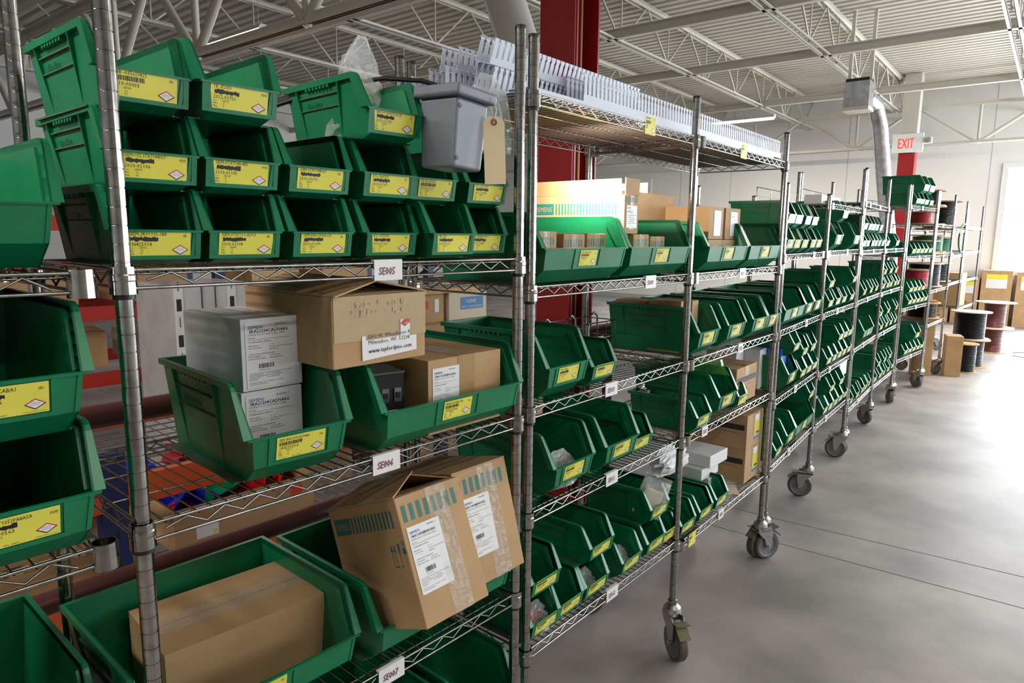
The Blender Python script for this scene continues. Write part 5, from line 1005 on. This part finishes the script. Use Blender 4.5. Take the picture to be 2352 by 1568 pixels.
b.prism([(x, 0, z) for x, z in o_], [(x, .002, z) for x, z in o_], 'galv'); tag(b.build('slotted_plate', None, wp(2, .44, .245, 1.1145), (0, 0, AN2)), 'grey slotted metal plate standing before the wire basket', 'plate')
# fourth rack: white and blue boxes, odd carton flaps
AN4 = RACKS[4][2]
for s, v, w, m_, lb in ((.12, .20, .12, 'white', 'white box left of the blue box'), (.24, .12, .11, 'white', 'white box behind the post next to blue box'), (.35, .045, .10, 'cyan_box', 'bright blue and white box')):
    carton(lb + ' in fourth rack bin', w, .15, .20, wp(4, s, v, .779), AN4, mat_=m_, seam=None)
for k, s, v, z, w, d, h, lb in ((5, .83, .05, 1.4765, .14, .20, .09, 'lower brown carton sticking out of bin on fifth rack'), (5, .79, .07, 1.568, .13, .18, .09, 'upper brown carton tilted in bin on fifth rack')):
    carton(lb, w, d, h, wp(k, s, v, z), RACKS[k][2]+.15, tilt=-.2 if z > 1.5 else 0, seam='x')
carton('long white box lying on the top shelf of the fifth rack', .50, .10, .06, wp(5, .50, .10, 1.7405), RACKS[5][2], mat_='white', seam=None)
carton('white carton between bins on the sixth rack, lowest shelf', .30, .22, .10, wp(6, .35, .10, .52), RACKS[6][2], mat_='white', seam=None)
carton('small brown carton with white end in bin, sixth rack third shelf', .12, .15, .10, wp(6, .25, .06, 1.24), RACKS[6][2], seam=None)
carton('open brown carton flap in bin on fourth rack, top bins', .10, .12, .10, wp(4, .23, .03, 1.475), AN4+.2, open_=True)

# ------------------------------------------------------------ spools
def spool(label, loc, R, r, h, wire, fl='wood', group='wire spools around the far racks', lying=False, rz=0, fill=.85):
    t = empty('wire_spool', loc, rz); tag(t, label, 'spool', group)
    if lying: t.rotation_euler = (pi/2, 0, rz); t.location.z += R
    for z in (0, h-.012):
        b = MB(); b.lathe([(0, z), (R, z), (R, z+.012), (0, z+.012)], fl, 28); b.build('flange', t)
    b = MB(); n = int((h-.03)/.014); pr = [(r*.4, .012)]
    for i in range(n): z = .014+i*(h-.028)/n; pr += [(r*.97, z), (r, z+.3*(h-.028)/n), (r*.995, z+.7*(h-.028)/n)]
    pr += [(r*.4, h-.013)]; b.lathe(pr, wire, 28); b.build('wound_wire', t)
    return t
spool('black wire spool on the floor, lower one of the stacked pair', (9.62, .19, 0), .215, .155, .34, 'wire_black')
spool('black wire spool with white flange on top of the stacked pair', (9.60, .20, .341), .215, .16, .34, 'wire_black', 'cream')
spool('dark coil spool leaning by cardboard near the floor stack', (9.15, .17, 0), .14, .12, .34, 'wire_black')
spool('brown wire spool on floor behind the black pair, lower one', (11.1, .12, 0), .18, .12, .34, 'wire_brown')
spool('red brown wire spool behind black pair, white flange on top', (11.1, .12, .341), .24, .13, .36, 'wire_brown', 'cream')
for k, s, v, z, R, r, h, w, fl, lb in (
    (9, .25, .20, 1.701, .15, .11, .13, 'wire_red', 'wood', 'red wire spool on top shelf of the spool rack, at left'),
    (9, .62, .20, 1.701, .17, .09, .20, 'wire_white', 'wood', 'spool of natural cord on top shelf of the spool rack'),
    (9, .62, .20, 1.902, .16, .11, .17, 'wire_black', 'wood', 'black wire spool stacked above the natural cord spool'),
    (10, .35, .20, 1.661, .23, .16, .32, 'wire_black', 'card_dark', 'tall black wire spool with brown flange on the spool rack top'),
    (10, .78, .22, 1.661, .14, .10, .20, 'wire_brown', 'wood', 'brown wire spool right of the tall black one on top shelf'),
    (9, .28, .2, 1.401, .20, .16, .13, 'wire_black', 'wood', 'flat black wire spool on second shelf of the spool rack'),
    (9, .72, .2, 1.401, .19, .15, .19, 'wire_green', 'wood', 'green wire spool on second shelf of the spool rack'),
    (10, .40, .2, 1.371, .18, .15, .20, 'wire_green', 'wood', 'dark green wire spool at right on the second spool shelf'),
    (9, .30, .2, 1.021, .15, .13, .20, 'wire_red', 'wood', 'bright red wire spool on the third spool shelf'),
    (9, .70, .2, 1.021, .19, .16, .26, 'wire_black', 'cream', 'glossy black wire spool on the third spool shelf'),
    (10, .40, .2, 1.051, .18, .15, .22, 'wire_black', 'cream', 'black wire spool at right on the third spool shelf'),
    (9, .75, .2, .661, .19, .15, .18, 'wire_black', 'wood', 'black wire spool on the lowest spool shelf')):
    spool(lb, wp(k, s, v, z), R, r, h, w, fl)
spool('grey wooden reel standing on edge, rightmost on top shelf', wp(10, .62, .33, 1.662), .17, .10, .12, 'wire_black', 'hub', lying=True)
b = MB(); c_ = wp(10, .82, .02, 1.56); b.tube([c_ + Vector((.26*cos(a), -.02, .17*sin(a))) for a in [i*2*pi/28 for i in range(29)]], .010, 'wire_green', 6); tag(b.build('cable_coil'), 'loop of green cable hanging off the spool rack', 'cable')
b = MB(); b.tube([(11.2, -.12, .006), (11.5, -.35, .006), (11.3, -.55, .006), (10.8, -.42, .006), (10.9, -.15, .006)], .005, 'wire_brown', 6); tag(b.build('cable_coil'), 'loose brown wire end curled on the floor by the spools', 'cable')
# cardboard standing at the end of the racks
b = MB(); b.box(-.19, -.012, 0, .19, .012, 1.02, 'card'); b.box(-.19, -.0135, .94, .19, -.012, 1.02, 'black'); b.box(.13, -.0135, 0, .19, -.012, 1.02, 'black'); b.box(-.19, -.0135, .0, .19, -.012, .05, 'black'); b.box(-.19, -.0135, .42, .19, -.012, .50, 'black')
tag(b.build('cardboard_panel', None, (8.30, .46, 0), (0, 0, .25)), 'tall brown cardboard panel with black bands behind last casters', 'cardboard')
b = MB(); b.box(-.35, -.05, 0, .35, .05, .50, 'card'); b.box(-.35, -.0515, 0, .35, -.05, .05, 'black'); tag(b.build('cardboard_panel', None, (7.75, .86, 0), (0, 0, -.1)), 'wide brown cardboard with black foot under the eighth rack', 'cardboard')
carton('plain brown carton standing on the floor before the spools', .24, .16, .46, (8.84, .17, 0), .3, seam=None)
carton('tall narrow brown carton standing between the last racks', .16, .20, .86, (8.62, .42, 0), .3, seam=None)
carton('brown carton hanging out on the far side of spool rack', .30, .30, .42, wp(11, .35, .02, .7005), RACKS[11][2], seam='x')
for i, (y, w, h, c, lb) in enumerate(((.66, .36, .86, 'red_ink', 'with red label, leftmost by the end wall'), (.24, .40, .84, 'yellow', 'with yellow label and open flap by the end wall'), (-.22, .46, 1.0, 'yellow', 'tallest one by the end wall'), (-.72, .42, .98, 'yellow', 'rightmost by the end wall at photo edge'))):
    p_ = rm(14.72, y); o = carton('upright brown carton %s' % lb, w, .42, h, p_, ROOM - pi/2, seam=None, group='upright cartons along the end wall'); o.location = p_ 
    q = MB(); q.box(-w*.34, -.002, h*.84, w*.34, 0, h*.93, c); q.box(-w*.34, -.002, h*.68, w*.34, 0, h*.84, 'white'); q.text('Hoffmann'[:0] or 'qualite', (w*.10, -.003, h*.10), (0, 0, 1), (-1, 0, 0), .13, 'ink', maxw=h*.42); q.build('shipping_label', o)
p_ = rm(14.55, .24, .84); b = MB(); b.prism([(0, -.02, 0), (.36, -.02, -.06), (.36, .16, .0), (0, .16, .10)], [(0, -.02, .006), (.36, -.02, -.054), (.36, .16, .006), (0, .16, .106)], 'card')

# ------------------------------------------------------------ behind the nearest rack: pallet racking and stores
def pallet_rack(label, x0, y0, bays, depth, levels, uc, bc, H, bay=2.4, deck=True, rz=.0):
    t = empty('pallet_rack', (x0, y0, 0), rz); tag(t, label, 'pallet rack')
    for i in range(bays+1):
        x = i*bay
        for yy in (0, depth):
            b = MB(); b.box(x-.038, yy-.03, 0, x+.038, yy+.03, H, uc)
            for j in range(int(H/.10)): b.box(x-.006, yy-.0305, .08+j*.10, x+.006, yy-.0295, .11+j*.10, 'black')
            b.build('upright', t)
        b = MB(); n = max(2, int(H/.6))
        for j in range(n): b.tube([(x, 0, H*j/n+.05), (x, depth, H*(j+1)/n-.05 if j % 2 == 0 else H*(j+1)/n-.05)] if j % 2 == 0 else [(x, depth, H*j/n+.05), (x, 0, H*(j+1)/n-.05)], .012, uc, 6)
        b.build('brace', t)
    for z in levels:
        for i in range(bays):
            for yy in (-.035, depth+.005):
                b = MB(); b.box(i*bay+.04, yy, z-.06, (i+1)*bay-.04, yy+.03, z+.035, bc); b.build('beam', t)
            if deck:
                b = MB()
                for j in range(12): b.tube([(i*bay+.05, depth*(j+.5)/12, z+.038), ((i+1)*bay-.05, depth*(j+.5)/12, z+.038)], .0028, 'zinc', 4, False)
                for j in range(44): b.tube([(i*bay+.05+(bay-.1)*j/43, -.03, z+.042), (i*bay+.05+(bay-.1)*j/43, depth+.02, z+.042)], .0022, 'zinc', 4, False)
                b.build('wire_deck', t)
    return t
pallet_rack('orange and dark blue pallet rack close behind the nearest rack', -1.93, 1.24, 2, .95, [.39, .74], 'blue_s', 'orange_s', .86, bay=2.28)
pallet_rack('tall red and blue pallet rack farther back behind the racks', -2.2, 4.1, 3, 1.0, [.55, 1.0, 1.6], 'blue_s', 'red_s', 1.9, bay=2.15, deck=False)
pallet_rack('tall red and blue pallet rack at the far left wall', 1.0, 7.6, 3, 1.0, [.6, 1.15, 1.7], 'blue_s', 'red_s', 2.0, bay=2.4, deck=False)
for z, lb in ((1.13, 'upper'), (.735, 'lower')):
    b = MB(); b.tube([(-2.6, .62, z), (2.3, .62, z)], .026, 'tube_m', 14)
    for x in (-2.5, 2.2): b.tube([(x, .62, z), (x, .62, 0)], .022, 'tube_m', 12)
    tag(b.build('guard_rail'), 'dark maroon steel guard rail behind the nearest rack, %s one' % lb, 'rail')
# stretch wrapped load
t = empty('wrapped_load', (1.30, 2.42, 0), .0); tag(t, 'tall white load in stretch wrap with printed corner boards', 'pallet load')
b = MB(); b.box(-.21, 0, .12, .24, .55, 1.27, 'wrap'); bevel(b.build('wrapped_goods', t), .008)
for x in (-.213, .06, .22):
    b = MB(); b.box(x-.022, -.006, .12, x+.022, -.001, 1.275, 'white')
    for j in range(6): b.box(x-.012, -.0066, .25+j*.18, x+.012, -.006, .31+j*.18, 'ink'); b.tube([(x, -.0068, .35+j*.18), (x, -.0068, .40+j*.18)], .002, 'ink', 4)
    b.build('corner_board', t)
for x in (-.10, -.03): b = MB(); b.box(x, -.009, .12, x+.004, -.004, 1.275, 'black'); b.build('strap', t)
def pallet(label, loc, w=1.0, d=.8, rz=0, n=6):
    t = empty('pallet', loc, rz); tag(t, label, 'pallet')
    for i in range(n): b = MB(); x = i*w/n; b.box(x, 0, .095, x+w/n*.72, d, .112, 'wood'); b.build('deck_board', t)
    for yy in (0, d/2-.03, d-.06): b = MB(); b.box(0, yy, 0, w, yy+.05, .094, 'wood'); b.build('stringer', t)
pallet('wooden pallet under the white wrapped load', (.88, 2.40, 0), .85, .6)
t_ = .432
pallet('wooden pallet on the lower orange beam at the left', (-.55, 1.30, t_), 1.0, .75)
o = carton('open plywood crate with stencilled text on the left pallet', .62, .5, .26, (-.12, 1.32, t_+.113), 0, mat_='wood', open_=True, cat='crate', name='wooden_crate')
for j, tx in enumerate(('STORED', 'SELECTION', 'TABLE')): q = MB(); q.text(tx, (.02, -.001, .15-.032*j), (1, 0, 0), (0, 0, 1), .028, 'ink'); q.build('stencil', o)
# carton full of coloured bins
o = carton('long brown carton full of red, blue and green little bins', .55, .46, .155, (.825, 1.29, t_), -.0, open_=True)
q = MB(); q.box(-.20, -.0012, .03, -.12, 0, .085, 'white'); q.box(-.14, -.0014, .035, -.125, -.001, .05, 'yellow'); q.build('shipping_label', o)
q = MB(); q.box(.17, -.0012, .075, .225, 0, .125, 'orange_tag'); 
for j, tx in enumerate(('DO NOT', 'DOUBLE', 'STACK')): q.text(tx, (.177, -.0016, .108-.014*j), (1, 0, 0), (0, 0, 1), .011, 'ink', maxw=.042)
q.build('warning_sticker', o)
def tint_bin(label, loc, col, rot, sc=1):
    b = MB(); W_, L, H = .105*sc, .135*sc, .075*sc; t = .003
    for s in (-1, 1):
        p = [(.02*sc, 0), (0, H*.55), (.03*sc, H), (L, H), (L-.01, 0)]; b.prism([(s*W_/2, y, z) for y, z in p], [(s*(W_/2-t), y, z) for y, z in p], col); b.box(min(s*W_/2, s*(W_/2+.005)), .03*sc, H-.006, max(s*W_/2, s*(W_/2+.005)), L, H, col)
    b.box(-W_/2, .02*sc, 0, W_/2, L-.01, t, col); b.box(-W_/2, L-.008, 0, W_/2, L, H, col); b.prism([(-W_/2, .02*sc, 0), (W_/2, .02*sc, 0), (W_/2, 0, H*.55), (-W_/2, 0, H*.55)], [(-W_/2, .02*sc+t, 0), (W_/2, .02*sc+t, 0), (W_/2, t, H*.55), (-W_/2, t, H*.55)], col)
    o = b.build('parts_bin', None, loc, rot); tag(o, label, 'parts bin', 'small coloured bins heaped in the long carton'); return o
r = random.Random(2)
POS = ['leftmost', 'left of centre', 'centre left', 'centre', 'centre right', 'right of centre', 'rightmost']
for i, (x, y, z, c) in enumerate(((.60, 1.36, .49, 'blue_p'), (.70, 1.38, .50, 'red_p'), (.78, 1.36, .545, 'green'), (.86, 1.36, .52, 'red_p'), (.95, 1.36, .53, 'red_p'), (1.02, 1.38, .50, 'red_p'), (.64, 1.50, .54, 'blue_p'),
                                     (.66, 1.62, .60, 'red_p'), (.75, 1.58, .63, 'red_p'), (.84, 1.58, .60, 'green'), (.93, 1.56, .62, 'red_p'), (1.02, 1.56, .56, 'red_p'), (.70, 1.44, .44, 'blue_p'), (.58, 1.60, .57, 'blue_p'))):
    rowd = ('front', 'middle', 'rear', 'deep')[0 if i < 6 else (1 if i in (6,) else (2 if i < 12 else 3))]
    tint_bin('small %s bin in the long carton, %s row, %s' % ({'blue_p': 'blue', 'red_p': 'red', 'green': 'green'}[c], rowd, ('leftmost', 'second', 'third', 'fourth', 'fifth', 'sixth', 'only one', 'leftmost', 'second', 'third', 'fourth', 'fifth', 'first', 'second')[i]), (x, y, z), c, (r.uniform(-.6, .5), r.uniform(-.6, .6), r.uniform(-.8, .8)), 1.05)
t = empty('drawer_cabinet', (1.02, 1.42, .7865), 0); tag(t, 'black parts cabinet with clear drawers on the orange rack', 'cabinet')
# things on the upper level of the orange rack
b = MB(); b.box(-.17, 0, 0, .17, .25, .12, 'black'); b.build('body', t)
for i in range(3): b = MB(); b.box(-.13+.09*i, -.006, .05, -.05+.09*i, 0, .10, 'hub'); b.build('drawer', t)
for x, y, z, w, d, h, m_, lb in ((2.9, 2.4, 0, .9, .7, .93, 'card', 'big brown carton on the floor seen right through the second shelf'), (2.75, 2.5, .931, .42, .4, .20, 'card', 'brown carton with red marks on the big carton'),
                                 (3.2, 2.5, .931, .40, .4, .20, 'cream', 'cream carton with blue label on the big carton'), (2.95, 2.48, 1.132, .7, .4, .03, 'osb', 'thin flat board lying on the two upper cartons'),
                                 (1.9, 2.5, 0, .5, .5, .60, 'card', 'brown carton on the floor behind tag SE006'), (-.2, 2.6, 0, .5, .4, .9, 'card', 'brown carton stacked on the floor behind the left post')):
    o = carton(lb, w, d, h, (x, y, z), .03, mat_=m_, seam='x')
    if m_ == 'cream': q = MB(); q.box(-.08, -.002, .07, .16, 0, .16, 'blue_ink'); q.text('ULINE', (-.03, -.003, .115), (1, 0, 0), (0, 0, 1), .04, 'white'); q.text('PLASTIC CORRUGATED BINS', (-.07, -.003, .08), (1, 0, 0), (0, 0, 1), .022, 'white', maxw=.22); q.build('blue_label', o)
    if 'red marks' in lb: q = MB(); q.box(.02, -.002, .10, .06, 0, .15, 'red_ink'); q.box(.12, -.002, .07, .16, 0, .16, 'white'); q.build('shipping_label', o)
k = 0
for x, y, z, w, h, m_, nm in ((.95, 4.3, 1.04, .5, .22, 'card', 'first on upper red beam'), (1.75, 4.3, 1.04, .45, .30, 'card', 'second on upper red beam'), (2.7, 4.3, 1.04, .5, .25, 'osb', 'third on upper red beam'), (1.1, 4.3, .59, .5, .25, 'card', 'left on lower red beam'), (1.8, 4.3, .59, .4, .22, 'cream', 'right on lower red beam'),
                              (1.3, 4.3, 1.64, .6, .22, 'osb', 'on the highest red beam'), (2.3, 4.3, 1.64, .6, .3, 'card', 'dark one on the highest red beam'), (3.4, 4.3, 1.04, .5, .3, 'card', 'right end of upper red beam')):
    carton('distant box %s of the tall rack' % nm, w, .5, h, (x, y, z), r.uniform(-.2, .2), mat_=m_, seam=None)
# glow on the cartons above SE009: spot light added for it, no known lamp
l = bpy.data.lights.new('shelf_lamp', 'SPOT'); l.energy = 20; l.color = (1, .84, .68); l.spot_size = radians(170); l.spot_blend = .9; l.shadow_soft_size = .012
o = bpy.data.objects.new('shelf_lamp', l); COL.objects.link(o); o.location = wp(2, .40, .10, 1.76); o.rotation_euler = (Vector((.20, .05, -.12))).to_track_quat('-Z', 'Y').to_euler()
